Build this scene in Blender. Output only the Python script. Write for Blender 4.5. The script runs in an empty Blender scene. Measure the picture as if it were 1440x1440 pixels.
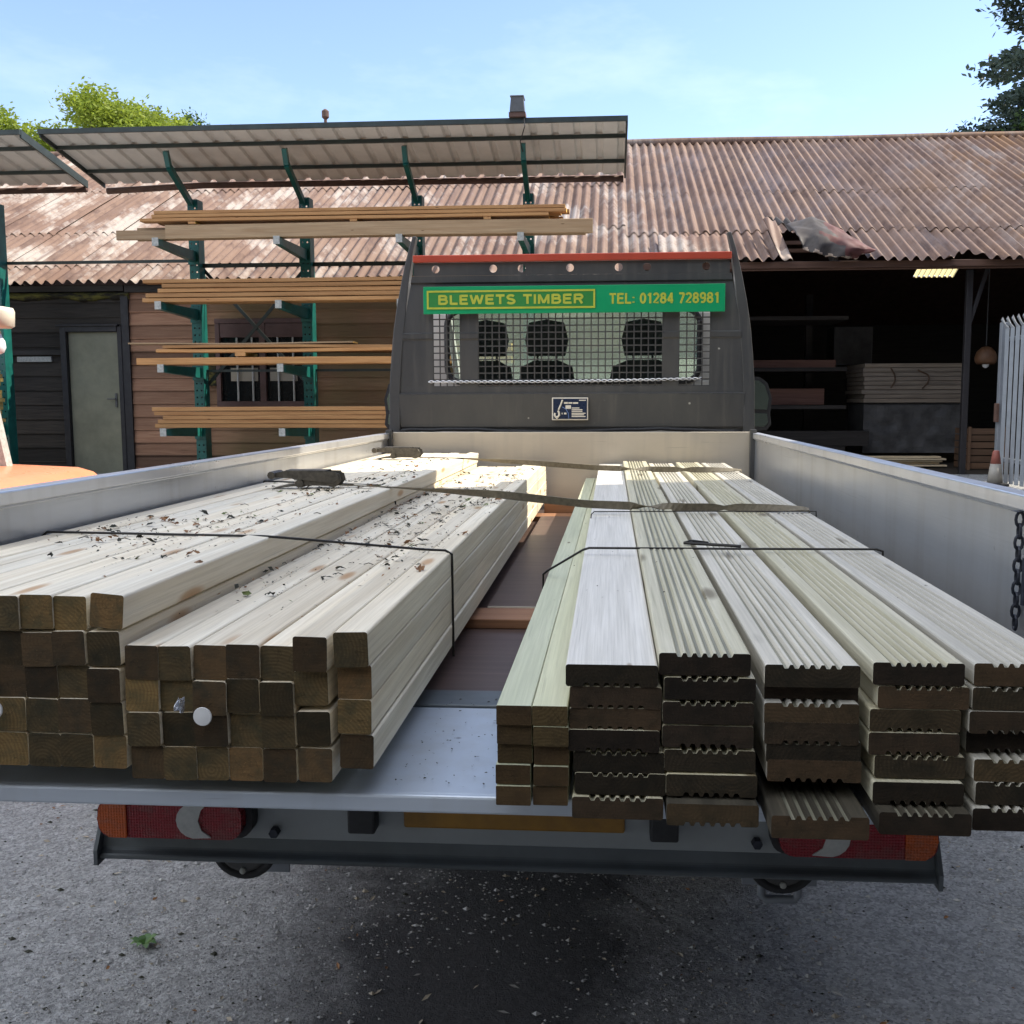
import bpy, bmesh, math, random
from mathutils import Vector, Matrix, noise as mnoise
random.seed(7)
S = bpy.context.scene
COL = S.collection
R = math.radians
# ------------------------------------------------------------------ camera, sky, sun, exposure
cam_d = bpy.data.cameras.new('camera'); cam = bpy.data.objects.new('camera', cam_d); COL.objects.link(cam)
cam.location = (0, 0, 1.55); cam.rotation_euler = (Matrix.Rotation(R(4.2), 3, 'Z') @ Matrix.Rotation(R(90-6.22), 3, 'X') @ Matrix.Rotation(-.003, 3, 'Z')).to_euler()
cam_d.shift_x = -.0222
cam_d.sensor_fit = 'HORIZONTAL'; cam_d.sensor_width = 36; cam_d.lens = 36
cam_d.clip_start = .05; cam_d.clip_end = 2000
S.camera = cam
SUN = Vector((.683, .183, .707)).normalized()          # direction towards the sun: from the right, a little ahead
EL = math.asin(SUN.z); AZ = math.atan2(SUN.x, SUN.y)
FILL_CLOUD = 10.  # unseen overhead cloud, added to brighten the shaded parts
W = bpy.data.worlds.new('World'); S.world = W; W.use_nodes = True
nt = W.node_tree; nt.nodes.clear()
o_ = nt.nodes.new('ShaderNodeOutputWorld'); bg = nt.nodes.new('ShaderNodeBackground')
sky = nt.nodes.new('ShaderNodeTexSky'); sky.sky_type = 'NISHITA'; sky.sun_disc = False
sky.sun_elevation = EL; sky.sun_rotation = AZ; sky.air_density = 1.0; sky.dust_density = 0.3; sky.ozone_density = 2.6
bg.inputs['Strength'].default_value = .15
wtc = nt.nodes.new('ShaderNodeTexCoord'); wmp = nt.nodes.new('ShaderNodeMapping'); wmp.inputs['Scale'].default_value = (2.2, 1.2, 6)
wns = nt.nodes.new('ShaderNodeTexNoise'); wns.inputs['Scale'].default_value = 1.6; wns.inputs['Detail'].default_value = 6; wns.inputs['Roughness'].default_value = .6
wrp = nt.nodes.new('ShaderNodeValToRGB'); wrp.color_ramp.elements[0].position = .52; wrp.color_ramp.elements[0].color = (0, 0, 0, 1)
wrp.color_ramp.elements[1].position = .85; wrp.color_ramp.elements[1].color = (.3, .3, .3, 1)
wmx = nt.nodes.new('ShaderNodeMix'); wmx.data_type = 'RGBA'; wmx.inputs[7].default_value = (5.2, 5.6, 6.0, 1)
L = nt.links.new
L(wtc.outputs['Generated'], wmp.inputs['Vector']); L(wmp.outputs[0], wns.inputs['Vector']); L(wns.outputs[0], wrp.inputs[0])
wtn = nt.nodes.new('ShaderNodeMix'); wtn.data_type = 'RGBA'; wtn.blend_type = 'MULTIPLY'; wtn.inputs[0].default_value = 1; wtn.inputs[7].default_value = (1.0, .93, .96, 1)
L(wrp.outputs[0], wmx.inputs[0]); L(sky.outputs[0], wtn.inputs[6]); L(wtn.outputs[2], wmx.inputs[6]); 
wdt = nt.nodes.new('ShaderNodeVectorMath'); wdt.operation = 'DOT_PRODUCT'; wdt.inputs[1].default_value = (-.42, -.12, .90)
wmr = nt.nodes.new('ShaderNodeMapRange'); wmr.interpolation_type = 'SMOOTHSTEP'; wmr.inputs['From Min'].default_value = .45; wmr.inputs['From Max'].default_value = .80
wn2 = nt.nodes.new('ShaderNodeTexNoise'); wn2.inputs['Scale'].default_value = 2.6; wn2.inputs['Detail'].default_value = 7
wr2 = nt.nodes.new('ShaderNodeValToRGB'); wr2.color_ramp.elements[0].position = .40; wr2.color_ramp.elements[1].position = .56
wmu = nt.nodes.new('ShaderNodeMath'); wmu.operation = 'MULTIPLY'
wm2 = nt.nodes.new('ShaderNodeMix'); wm2.data_type = 'RGBA'; wm2.inputs[7].default_value = (FILL_CLOUD*.96, FILL_CLOUD*.985, FILL_CLOUD*1.01, 1)
L(wtc.outputs['Generated'], wdt.inputs[0]); L(wdt.outputs['Value'], wmr.inputs['Value']); L(wtc.outputs['Generated'], wn2.inputs['Vector']); L(wn2.outputs[0], wr2.inputs[0])
L(wr2.outputs[0], wmu.inputs[0]); L(wmr.outputs[0], wmu.inputs[1]); L(wmu.outputs[0], wm2.inputs[0]); L(wmx.outputs[2], wm2.inputs[6]); L(wm2.outputs[2], bg.inputs[0]); L(bg.outputs[0], o_.inputs[0])
sd = bpy.data.lights.new('sun', 'SUN'); sun = bpy.data.objects.new('sun', sd); COL.objects.link(sun)
sd.energy = 4.2; sd.angle = R(.53); sd.color = (1, .91, .76)
sun.rotation_euler = SUN.to_track_quat('Z', 'Y').to_euler(); sun.location = (20, 5, 25)
S.view_settings.view_transform = 'Standard'; S.view_settings.look = 'None'; S.view_settings.gamma = 1
S.view_settings.exposure = 1.0
S.render.resolution_x = 1024; S.render.resolution_y = 1024

# ------------------------------------------------------------------ mesh helpers
class MB:
    def __init__(s): s.v = []; s.f = []; s.m = []
    def add(s, vs, fs, m=0):
        n = len(s.v); s.v += [tuple(v) for v in vs]
        for f in fs: s.f.append(tuple(i+n for i in f)); s.m.append(m)
        return s
    def box(s, x0, x1, y0, y1, z0, z1, m=0, M=None):
        vs = [Vector((x, y, z)) for x in (x0, x1) for y in (y0, y1) for z in (z0, z1)]
        if M is not None: vs = [M @ v for v in vs]
        return s.add(vs, [(0,1,3,2),(4,6,7,5),(0,4,5,1),(2,3,7,6),(0,2,6,4),(1,5,7,3)], m)
    def bar(s, a, b, w, h, m=0, up=(0,0,1)):           # box beam from a to b
        a = Vector(a); b = Vector(b); d = (b-a).normalized(); u = Vector(up)
        if abs(d.dot(u)) > .98: u = Vector((0,1,0))
        r = d.cross(u).normalized(); u = r.cross(d)
        vs = [p + r*sx*w/2 + u*sz*h/2 for p in (a, b) for sx in (-1,1) for sz in (-1,1)]
        return s.add(vs, [(0,1,3,2),(4,6,7,5),(0,4,5,1),(2,3,7,6),(0,2,6,4),(1,5,7,3)], m)
    def tube(s, pts, r, n=8, m=0, cap=True):
        pts = [Vector(p) for p in pts]; rs = r if isinstance(r, (list, tuple)) else [r]*len(pts)
        vs = []; fs = []; pu = None
        for i, p in enumerate(pts):
            d = (pts[min(i+1, len(pts)-1)] - pts[max(i-1, 0)]).normalized()
            if pu is None: pu = Vector((0,0,1)) if abs(d.z) < .9 else Vector((1,0,0))
            x = d.cross(pu).normalized(); pu = x.cross(d).normalized()
            for k in range(n):
                a = 2*math.pi*k/n; vs.append(p + (x*math.cos(a) + pu*math.sin(a))*rs[i])
        for i in range(len(pts)-1):
            for k in range(n): fs.append((i*n+k, i*n+(k+1)%n, (i+1)*n+(k+1)%n, (i+1)*n+k))
        if cap: fs += [tuple(range(n))[::-1], tuple((len(pts)-1)*n+k for k in range(n))]
        return s.add(vs, fs, m)
    def lathe(s, c, prof, axis='Z', n=20, m=0):        # prof: (r, h) list along the axis
        vs = []; fs = []
        for r, h in prof:
            for k in range(n):
                a = 2*math.pi*k/n; u, v = r*math.cos(a), r*math.sin(a)
                p = (u, v, h) if axis == 'Z' else ((u, h, v) if axis == 'Y' else (h, u, v))
                vs.append((c[0]+p[0], c[1]+p[1], c[2]+p[2]))
        for i in range(len(prof)-1):
            for k in range(n): fs.append((i*n+k, i*n+(k+1)%n, (i+1)*n+(k+1)%n, (i+1)*n+k))
        fs += [tuple(range(n))[::-1], tuple((len(prof)-1)*n+k for k in range(n))]
        return s.add(vs, fs, m)
    def prism(s, prof, y0, y1, m=0, me=None):          # (x, z) outline extruded along Y
        n = len(prof); vs = [(x, y0, z) for x, z in prof] + [(x, y1, z) for x, z in prof]
        s.add(vs, [(k, (k+1)%n, n+(k+1)%n, n+k) for k in range(n)], m)
        return s.add(vs, [tuple(range(n))[::-1], tuple(range(n, 2*n))], m if me is None else me)
    def prismx(s, prof, x0, x1, m=0):                  # (y, z) outline extruded along X
        n = len(prof); vs = [(x0, y, z) for y, z in prof] + [(x1, y, z) for y, z in prof]
        s.add(vs, [(k, (k+1)%n, n+(k+1)%n, n+k) for k in range(n)], m)
        return s.add(vs, [tuple(range(n))[::-1], tuple(range(n, 2*n))], m)
    def grid(s, fn, nu, nv, m=0):
        vs = [fn(i/nu, j/nv) for i in range(nu+1) for j in range(nv+1)]; w = nv+1
        return s.add(vs, [(i*w+j, (i+1)*w+j, (i+1)*w+j+1, i*w+j+1) for i in range(nu) for j in range(nv)], m)
    def holes(s, x0, x1, z0, z1, y, hs, r, sq, m=0):   # plate in XZ with rows of round holes; hs: {z: [x, ...]}
        q = lambda a, b, c, d: s.add([(a,y,c),(b,y,c),(b,y,d),(a,y,d)], [(0,1,2,3)], m)
        z = z0
        for cz in sorted(hs):
            if cz-sq/2 > z+1e-5: q(x0, x1, z, cz-sq/2)
            x = x0
            for cx in sorted(hs[cz]):
                q(x, cx-sq/2, cz-sq/2, cz+sq/2)
                N = 16; o = []; i_ = []
                for k in range(N):
                    a = 2*math.pi*k/N + math.pi/4; c, t = math.cos(a), math.sin(a); g = sq/2/max(abs(c), abs(t))
                    o.append((cx+c*g, y, cz+t*g)); i_.append((cx+c*r, y, cz+t*r))
                s.add(o+i_, [(k, (k+1)%N, N+(k+1)%N, N+k) for k in range(N)], m)
                x = cx+sq/2
            q(x, x1, cz-sq/2, cz+sq/2); z = cz+sq/2
        q(x0, x1, z, z1); return s
    def build(s, name, mats, parent=None, origin=None, smooth=False, bevel=0, solid=0, fixn=True):
        me = bpy.data.meshes.new(name)
        pl = Vector(parent['_loc']) if parent is not None and '_loc' in parent else Vector((0,0,0))
        og = Vector(origin) if origin is not None else (pl if parent is not None else Vector((0,0,0)))
        me.from_pydata([tuple(Vector(v)-og) for v in s.v], [], s.f)
        if not isinstance(mats, (list, tuple)): mats = [mats]
        for q in mats: me.materials.append(q)
        me.polygons.foreach_set('material_index', s.m)
        if fixn:
            b = bmesh.new(); b.from_mesh(me); bmesh.ops.recalc_face_normals(b, faces=b.faces); b.to_mesh(me); b.free()
        if smooth: me.polygons.foreach_set('use_smooth', [True]*len(me.polygons))
        me.update()
        o = bpy.data.objects.new(name, me); COL.objects.link(o)
        o['_loc'] = tuple(og)
        o.location = og - pl if parent is not None else og
        if parent is not None: o.parent = parent
        if solid: md = o.modifiers.new('solidify', 'SOLIDIFY'); md.thickness = solid; md.offset = 0
        if bevel:
            md = o.modifiers.new('bevel', 'BEVEL'); md.width = bevel; md.segments = 2; md.limit_method = 'ANGLE'; md.angle_limit = R(40)
            md.harden_normals = False
        return o
def tag(o, label=None, cat=None, group=None, kind=None):
    if label: o['label'] = label
    if cat: o['category'] = cat
    if group: o['group'] = group
    if kind: o['kind'] = kind
    return o
def empty(name, loc, label=None, cat=None, group=None):
    o = bpy.data.objects.new(name, None); COL.objects.link(o); o.location = loc; o['_loc'] = tuple(loc); o.empty_display_size = .1
    return tag(o, label, cat, group)
ORD = ['first','second','third','fourth','fifth','sixth','seventh','eighth','ninth','tenth','eleventh','twelfth','thirteenth','fourteenth','fifteenth','sixteenth','seventeenth']

# ------------------------------------------------------------------ materials
class NT:
    def __init__(s, name):
        s.mat = bpy.data.materials.new(name); s.mat.use_nodes = True; s.t = s.mat.node_tree
        s.b = s.t.nodes['Principled BSDF']; s.tc = s.t.nodes.new('ShaderNodeTexCoord')
    def n(s, ty, **k):
        q = s.t.nodes.new(ty)
        for a, v in k.items(): setattr(q, a, v)
        return q
    def l(s, a, b): s.t.links.new(a, b)
    def rand(s): return s.n('ShaderNodeObjectInfo').outputs['Random']
    def math(s, op, a, b=None, clamp=False):
        q = s.n('ShaderNodeMath', operation=op, use_clamp=clamp)
        for i, x in enumerate((a, b)):
            if x is None: continue
            if isinstance(x, (int, float)): q.inputs[i].default_value = x
            else: s.l(x, q.inputs[i])
        return q.outputs[0]
    def coord(s, scale=(1,1,1), rnd=0, off=None):
        v = s.tc.outputs['Object']
        if rnd:
            c = s.n('ShaderNodeCombineXYZ'); r = s.rand()
            for i, f in enumerate((37., 91., 53.)): s.l(s.math('MULTIPLY', r, f), c.inputs[i])
            a = s.n('ShaderNodeVectorMath', operation='ADD'); s.l(v, a.inputs[0]); s.l(c.outputs[0], a.inputs[1]); v = a.outputs[0]
        m = s.n('ShaderNodeMapping'); m.inputs['Scale'].default_value = scale
        if off: m.inputs['Location'].default_value = off
        s.l(v, m.inputs['Vector']); return m.outputs[0]
    def noise(s, vec, scale=5, detail=4, rough=.55, dist=0):
        q = s.n('ShaderNodeTexNoise'); q.inputs['Scale'].default_value = scale; q.inputs['Detail'].default_value = detail
        q.inputs['Roughness'].default_value = rough; q.inputs['Distortion'].default_value = dist; s.l(vec, q.inputs['Vector']); return q.outputs[0]
    def vor(s, vec, scale=5, feat='F1'):
        q = s.n('ShaderNodeTexVoronoi', feature=feat); q.inputs['Scale'].default_value = scale; s.l(vec, q.inputs['Vector']); return q
    def ramp(s, fac, stops):
        q = s.n('ShaderNodeValToRGB'); cr = q.color_ramp
        while len(cr.elements) < len(stops): cr.elements.new(.5)
        for e, (p, c) in zip(cr.elements, stops):
            e.position = p; e.color = (c, c, c, 1) if isinstance(c, (int, float)) else (*c, 1)
        s.l(fac, q.inputs[0]); return q.outputs[0]
    def mix(s, fac, a, b, mode='MIX'):
        q = s.n('ShaderNodeMix', data_type='RGBA', blend_type=mode)
        for i, x in ((0, fac), (6, a), (7, b)):
            if isinstance(x, (int, float)) and i == 0: q.inputs[0].default_value = x
            elif isinstance(x, tuple): q.inputs[i].default_value = (*x, 1)
            else: s.l(x, q.inputs[i])
        return q.outputs[2]
    def bump(s, h, st=.3, d=.01):
        q = s.n('ShaderNodeBump'); q.inputs['Strength'].default_value = st; q.inputs['Distance'].default_value = d
        s.l(h, q.inputs['Height']); s.l(q.outputs[0], s.b.inputs['Normal'])
    def out(s, col=None, rough=.6, metal=0, spec=.5):
        if col is not None:
            if isinstance(col, tuple): s.b.inputs['Base Color'].default_value = (*col, 1)
            else: s.l(col, s.b.inputs['Base Color'])
        if isinstance(rough, (int, float)): s.b.inputs['Roughness'].default_value = rough
        else: s.l(rough, s.b.inputs['Roughness'])
        s.b.inputs['Metallic'].default_value = metal; s.b.inputs['Specular IOR Level'].default_value = spec
        return s.mat

def m_plain(name, col, rough=.5, metal=0, var=.12, scale=8, bump=0, spec=.5):
    t = NT(name); n = t.noise(t.coord(), scale, 6, .65)
    a = tuple(c*(1-var) for c in col); b = tuple(min(1, c*(1+var)) for c in col)
    c = t.mix(t.ramp(n, [(.3, 0.), (.7, 1.)]), a, b)
    if bump: t.bump(n, bump, .01)
    r = t.ramp(t.noise(t.coord(), scale*2.3, 5), [(.25, max(.02, rough*.8)), (.75, min(1, rough*1.2))])
    return t.out(c, r, metal, spec)
def m_wood(name, c1, c2, knotc=(.16,.08,.035), tone=.25, axis=1, rough=.6, fine=90, bump=.25, stain=None, knots=.1):
    t = NT(name)
    def sc(a, b): v = [a]*3; v[axis] = b; return tuple(v)
    n1 = t.noise(t.coord(sc(14, .7), 1), 2.2, 4, .5, .6); n2 = t.noise(t.coord(sc(fine, 1.6), 1), 1.8, 5, .65)
    c = t.mix(t.ramp(n1, [(.3, 0.), (.72, 1.)]), c1, c2)
    c = t.mix(t.ramp(n2, [(.35, .5), (.6, 0.)]), c, tuple(q*.72 for q in c1))
    kv = t.vor(t.coord(sc(11, 2.6), 1), 1.0)
    k = t.ramp(kv.outputs['Distance'], [(.0, 1.), (knots*.55, .8), (knots, 0.)])
    c = t.mix(k, c, knotc)
    ck = t.noise(t.coord(sc(55, .9), 1), 2.0, 3, .5)
    c = t.mix(t.ramp(ck, [(.66, 0.), (.72, .35)]), c, tuple(q*.4 for q in c1))
    if stain: c = t.mix(t.ramp(t.noise(t.coord((1.5,1.5,1.5), 1), 2.5, 5, .6), [(.45, 0.), (.75, stain[1])]), c, stain[0])
    lo = 1-tone; tn = t.ramp(t.rand(), [(0., (lo, lo*.97, lo*.93)), (.5, (1-tone*.3,)*3), (1., (1.08, 1.04, .98))])
    c = t.mix(1., c, tn, 'MULTIPLY'); t.bump(n2, bump, .004)
    return t.out(c, rough, 0, .3)
def m_endgrain(name, c1, c2, c3, tone=.55, axis=1):
    t = NT(name); r = t.rand()
    wn = t.n('ShaderNodeTexWhiteNoise', noise_dimensions='1D'); t.l(t.math('MULTIPLY', r, 917.), wn.inputs['W'])
    sep = t.n('ShaderNodeSeparateColor'); t.l(wn.outputs['Color'], sep.inputs[0])
    xyz = t.n('ShaderNodeSeparateXYZ'); t.l(t.tc.outputs['Object'], xyz.inputs[0])
    ia = [i for i in range(3) if i != axis]
    dx = t.math('SUBTRACT', xyz.outputs[ia[0]], t.math('MULTIPLY', t.math('SUBTRACT', sep.outputs[0], .5), .11))
    dz = t.math('SUBTRACT', xyz.outputs[ia[1]], t.math('MULTIPLY', t.math('SUBTRACT', sep.outputs[1], .4), .11))
    d = t.math('SQRT', t.math('ADD', t.math('MULTIPLY', dx, dx), t.math('MULTIPLY', dz, dz)))
    nz = t.noise(t.coord((1,1,1), 1), 60, 4)
    ring = t.math('SINE', t.math('ADD', t.math('MULTIPLY', d, 1150.), t.math('MULTIPLY', nz, 7.)))
    rg = t.ramp(t.math('ADD', t.math('MULTIPLY', ring, .5), .5), [(.15, 0.), (.9, 1.)])
    bl = t.noise(t.coord((1,1,1), 1), 32, 5, .6)
    c = t.mix(t.math('MULTIPLY', rg, t.ramp(t.rand(), [(.25, .1), (.9, .55)])), c1, c2)
    c = t.mix(t.ramp(bl, [(.42, 0.), (.68, 1.)]), c, c3)
    sp = t.noise(t.coord((1,1,1), 1), 420, 2)
    sm = [30, 30, 30]; sm[ia[1]] = 420; saw = t.noise(t.coord(tuple(sm), 1), 1., 3, .6); c = t.mix(t.ramp(saw, [(.45, 0.), (.7, .5)]), c, tuple(q*.55 for q in c1))
    ckn = t.noise(t.coord((22, 22, 22), 1), 1., 2, .5, 1.5); c = t.mix(t.ramp(t.math('ABSOLUTE', t.math('SUBTRACT', ckn, .5)), [(.0, .5), (.006, 0.)]), c, tuple(q*.3 for q in c3))
    c = t.mix(t.ramp(sp, [(.66, 0.), (.74, .45)]), c, tuple(min(1, q*2.6) for q in c1))
    lo = 1-tone
    olv = t.math('MULTIPLY', t.ramp(t.rand(), [(.45, 0.), (.6, 1.)]), .55); c = t.mix(olv, c, t.mix(1., c, (.92, 1.08, .95), 'MULTIPLY'))
    c = t.mix(1., c, t.ramp(sep.outputs[2], [(0., (lo, lo*.95, lo*.9)), (.6, (.9, .87, .84)), (1., (1.9, 1.65, 1.3))]), 'MULTIPLY')
    t.bump(t.math('ADD', nz, t.math('MULTIPLY', sp, .6)), .5, .003)
    return t.out(c, .85, 0, .2)

M = {}
M['batten'] = m_wood('pale_treated_timber', (.68,.60,.46), (.81,.76,.64), (.42,.25,.12), .15, bump=.3, knots=.17)
M['batten_green'] = m_wood('greenish_treated_timber', (.47,.49,.35), (.56,.57,.43), (.12,.09,.05), .1, knots=.06)
M['deck'] = m_wood('decking_timber', (.47,.44,.31), (.61,.575,.455), (.15,.12,.07), .12, knots=.2, fine=120)
M['deck_grey'] = m_wood('greyish_decking_timber', (.47,.455,.40), (.60,.58,.525), (.16,.14,.11), .08, knots=.2, fine=120)
M['groove_shade'] = m_wood('shaded_groove_timber', (.20,.195,.145), (.30,.295,.235), (.1,.08,.05), .1, knots=.15)  # shade of the decking grooves painted as a darker timber tone
M['deck_dark'] = m_wood('dark_decking', (.05,.045,.035), (.09,.08,.06), (.03,.02,.02), .05)  # near-black tone for the lowest boards of three stacks
M['deck_smooth'] = m_wood('planed_white_decking', (.56,.54,.495), (.69,.67,.63), (.25,.19,.13), .06, knots=.06, fine=150)
M['end'] = m_endgrain('sawn_batten_end', (.095,.062,.032), (.155,.108,.058), (.05,.043,.028), .7)
M['end_dark'] = m_endgrain('sawn_decking_end', (.036,.026,.018), (.062,.043,.028), (.022,.018,.013), .6)
M['end_small'] = m_endgrain('sawn_lath_end', (.082,.053,.025), (.125,.083,.042), (.05,.033,.018), .35)
M['rack_wood'] = m_wood('orange_sawn_timber', (.42,.20,.075), (.58,.32,.13), (.12,.045,.015), .3, axis=0, fine=70, knots=.07)
M['rack_wood_grey'] = m_wood('weathered_sawn_board', (.34,.22,.12), (.46,.33,.2), (.1,.05,.02), .2, axis=0, fine=70, knots=.07)
M['rack_end'] = m_endgrain('sawn_board_end', (.62,.42,.14), (.72,.55,.25), (.5,.3,.1), .25, axis=0)
M['brown_end'] = m_endgrain('weathered_block_end', (.22,.14,.07), (.3,.2,.1), (.13,.08,.04), .3, axis=0)
M['ply'] = m_wood('phenolic_plywood', (.075,.050,.043), (.125,.085,.074), (.05,.03,.025), .0, axis=0, fine=40, rough=.42, bump=.08, knots=.01)
M['tray_wood'] = m_wood('reddish_bearer_timber', (.25,.12,.065), (.34,.18,.1), (.1,.04,.02), .1, axis=0, knots=.05)

def m_alu(name, base, rough, metal, dirt):
    t = NT(name); n = t.noise(t.coord((1, .6, 3)), 2.2, 6, .65); n2 = t.noise(t.coord((2, 1.2, 60)), 3, 4)
    c = t.mix(t.ramp(n, [(.45, 0.), (.8, .5)]), base, tuple(q*.78 for q in base))
    sp = t.vor(t.coord((1, 1, 1)), 9); spn = t.noise(t.coord(), 33, 3)
    k = t.math('MULTIPLY', t.ramp(sp.outputs['Distance'], [(.02, 1.), (.07, 0.)]), t.ramp(spn, [(.5, 0.), (.6, dirt)]))
    c = t.mix(k, c, (.06, .06, .06)); dn = t.noise(t.coord((1, .8, 1.6)), 2.6, 2, .4)
    sc = t.noise(t.coord((3, 1.1, 90)), 1.2, 3, .6); c = t.mix(t.ramp(sc, [(.68, 0.), (.73, .4)]), c, tuple(q*.5 for q in base)); dr = t.noise(t.coord((6, 6, .5)), 1.3, 4, .6); c = t.mix(t.ramp(dr, [(.5, 0.), (.75, .35)]), c, (.30, .28, .25))
    t.bump(t.math('ADD', t.math('MULTIPLY', dn, 3.), t.math('MULTIPLY', n2, .1)), .12, .02)
    return t.out(c, t.ramp(n, [(.3, rough*.85), (.7, rough*1.15)]), metal, .5)
M['alu'] = m_alu('anodised_dropside_panel', (.56,.58,.61), .33, .8, .8)
M['bounce_alu'] = m_alu('bounce_tinted_front_board', (.60,.53,.43), .45, .5, 1.)  # warm bounce from the sunlit timber put into the base colour
M['alu_edge'] = m_alu('aluminium_rail', (.74,.75,.77), .3, .7, .3)
M['tailgate'] = m_alu('tailgate_panel', (.50,.55,.62), .38, .45, 1.)
M['white_steel'] = m_plain('white_chassis_panel', (.27,.29,.295), .4, 0, .12, 4)
M['bumper'] = m_plain('galvanised_bumper', (.12,.135,.145), .42, .4, .2, 5, .05)
def m_coat():
    t = NT('dark_grey_powder_coat'); n = t.noise(t.coord((1, 1, .5)), 2.4, 7, .7); n2 = t.noise(t.coord((14, 14, .7)), 2, 4, .6)
    c = t.mix(t.ramp(n, [(.3, 0.), (.72, 1.)]), (.045,.046,.048), (.082,.079,.073))
    c = t.mix(t.ramp(n2, [(.55, 0.), (.8, .45)]), c, (.13,.12,.10))
    k = t.math('MULTIPLY', t.ramp(t.vor(t.coord(), 7).outputs['Distance'], [(.03, 1.), (.055, 0.)]), t.ramp(t.noise(t.coord(), 21, 2), [(.52, 0.), (.56, .8)]))
    c = t.mix(k, c, (.45,.43,.38)); t.bump(n, .04, .01); return t.out(c, t.ramp(n2, [(.3, .32), (.7, .5)]), 0, .5)
M['dark_steel'] = m_coat()
M['black'] = m_plain('black_rubber', (.018,.018,.02), .6, 0, .2, 30, .1)
M['red_paint'] = m_plain('red_trim_paint', (.42,.055,.025), .45, 0, .1, 6)
M['sign_green'] = m_plain('green_sign_board', (.004,.30,.115), .35, 0, .05, 3)
M['sign_dark'] = m_plain('olive_green_band', (.03,.22,.045), .4, 0, .05, 3)
M['sign_yellow'] = m_plain('yellow_lettering', (.44,.48,.05), .45, 0, .08, 30)
M['navy'] = m_plain('navy_label', (.012,.022,.055), .3, 0, .2, 40)
M['cream'] = m_plain('cream_print', (.72,.66,.55), .5, 0, .06, 60)
M['blue_print'] = m_plain('blue_print', (.2,.3,.6), .5, 0, .06, 60)
M['plate_yellow'] = m_plain('number_plate_yellow', (.27,.13,.008), .4, 0, .3, 12)
M['lens_red'] = m_plain('red_lens', (.20,.005,.013), .12, 0, .15, 50)
M['lens_amber'] = m_plain('amber_lens', (.45,.075,.01), .12, 0, .15, 50)
def m_lens(name, c):
    t = NT(name); w = t.n('ShaderNodeTexWave', wave_type='BANDS', bands_direction='X'); w.inputs['Scale'].default_value = 55; t.l(t.coord(), w.inputs['Vector']); w2 = t.n('ShaderNodeTexWave', wave_type='BANDS', bands_direction='Z'); w2.inputs['Scale'].default_value = 55; t.l(t.coord(), w2.inputs['Vector'])
    d = t.noise(t.coord((1, 1, 2)), 14, 5, .65); t.bump(t.math('ADD', w.outputs['Fac'], w2.outputs['Fac']), .35, .002); return t.out(t.mix(t.ramp(d, [(.45, 0.), (.75, .5)]), c, (.09, .075, .06)), t.ramp(d, [(.4, .12), (.7, .4)]), 0, .5)
M['lens_red'] = m_lens('ribbed_red_lens', (.22,.005,.013)); M['lens_amber'] = m_lens('ribbed_amber_lens', (.48,.085,.01))
M['lens_clear'] = m_plain('clear_lens', (.42,.42,.40), .1, 0, .15, 40)
M['cab_white'] = m_plain('white_cab_paint', (.62,.61,.58), .3, 0, .05, 3)
M['seat'] = m_plain('dark_seat_fabric', (.045,.05,.058), .85, 0, .3, 40, .1)
M['chain'] = m_plain('dark_chain_steel', (.03,.033,.045), .45, .6, .3, 60)
M['webbing'] = m_plain('grimy_strap_webbing', (.15,.128,.09), .9, 0, .3, 60, .2)
M['ratchet'] = m_plain('dirty_ratchet_steel', (.085,.075,.06), .5, .4, .4, 60, .1)
M['wire'] = m_plain('black_steel_band', (.02,.018,.016), .5, .4, .2, 60)
M['rack_green'] = m_plain('green_rack_paint', (.008,.10,.085), .35, 0, .3, 6, .03)
M['rack_dark'] = m_plain('dark_rack_steel', (.03,.04,.035), .5, .2, .3, 6, .03)
M['worn_white'] = m_plain('worn_white_end', (.36,.36,.33), .6, 0, .3, 40)
M['canopy'] = m_plain('pale_canopy_sheet', (.66,.63,.58), .5, 0, .1, 3)
M['lamp_grey'] = m_plain('grey_lamp_housing', (.10,.10,.10), .5, .2, .15, 20)
M['iron'] = m_plain('rusty_gutter', (.10,.055,.042), .8, 0, .3, 6, .2)
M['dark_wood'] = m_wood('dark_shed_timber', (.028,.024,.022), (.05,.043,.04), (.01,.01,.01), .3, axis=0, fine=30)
M['fascia'] = m_wood('brown_fascia_timber', (.10,.055,.04), (.15,.085,.06), (.03,.02,.01), .1, axis=0, fine=30)
M['fence'] = m_plain('galvanised_palisade', (.24,.26,.29), .55, .3, .12, 8)
M['orange'] = m_plain('orange_vehicle_paint', (.66,.22,.10), .3, 0, .08, 3)
M['cream_plastic'] = m_plain('cream_lamp_cap', (.62,.56,.45), .45, 0, .06, 10)
M['cone_red'] = m_plain('faded_cone_red', (.26,.08,.06), .6, 0, .15, 10)
M['cone_white'] = m_plain('cone_white_band', (.3,.28,.25), .6, 0, .15, 10)
M['weed'] = m_plain('fresh_weed_leaf', (.05,.12,.02), .5, 0, .3, 60)
M['bark'] = m_plain('tree_bark', (.10,.075,.05), .9, 0, .35, 8, .5)

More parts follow.
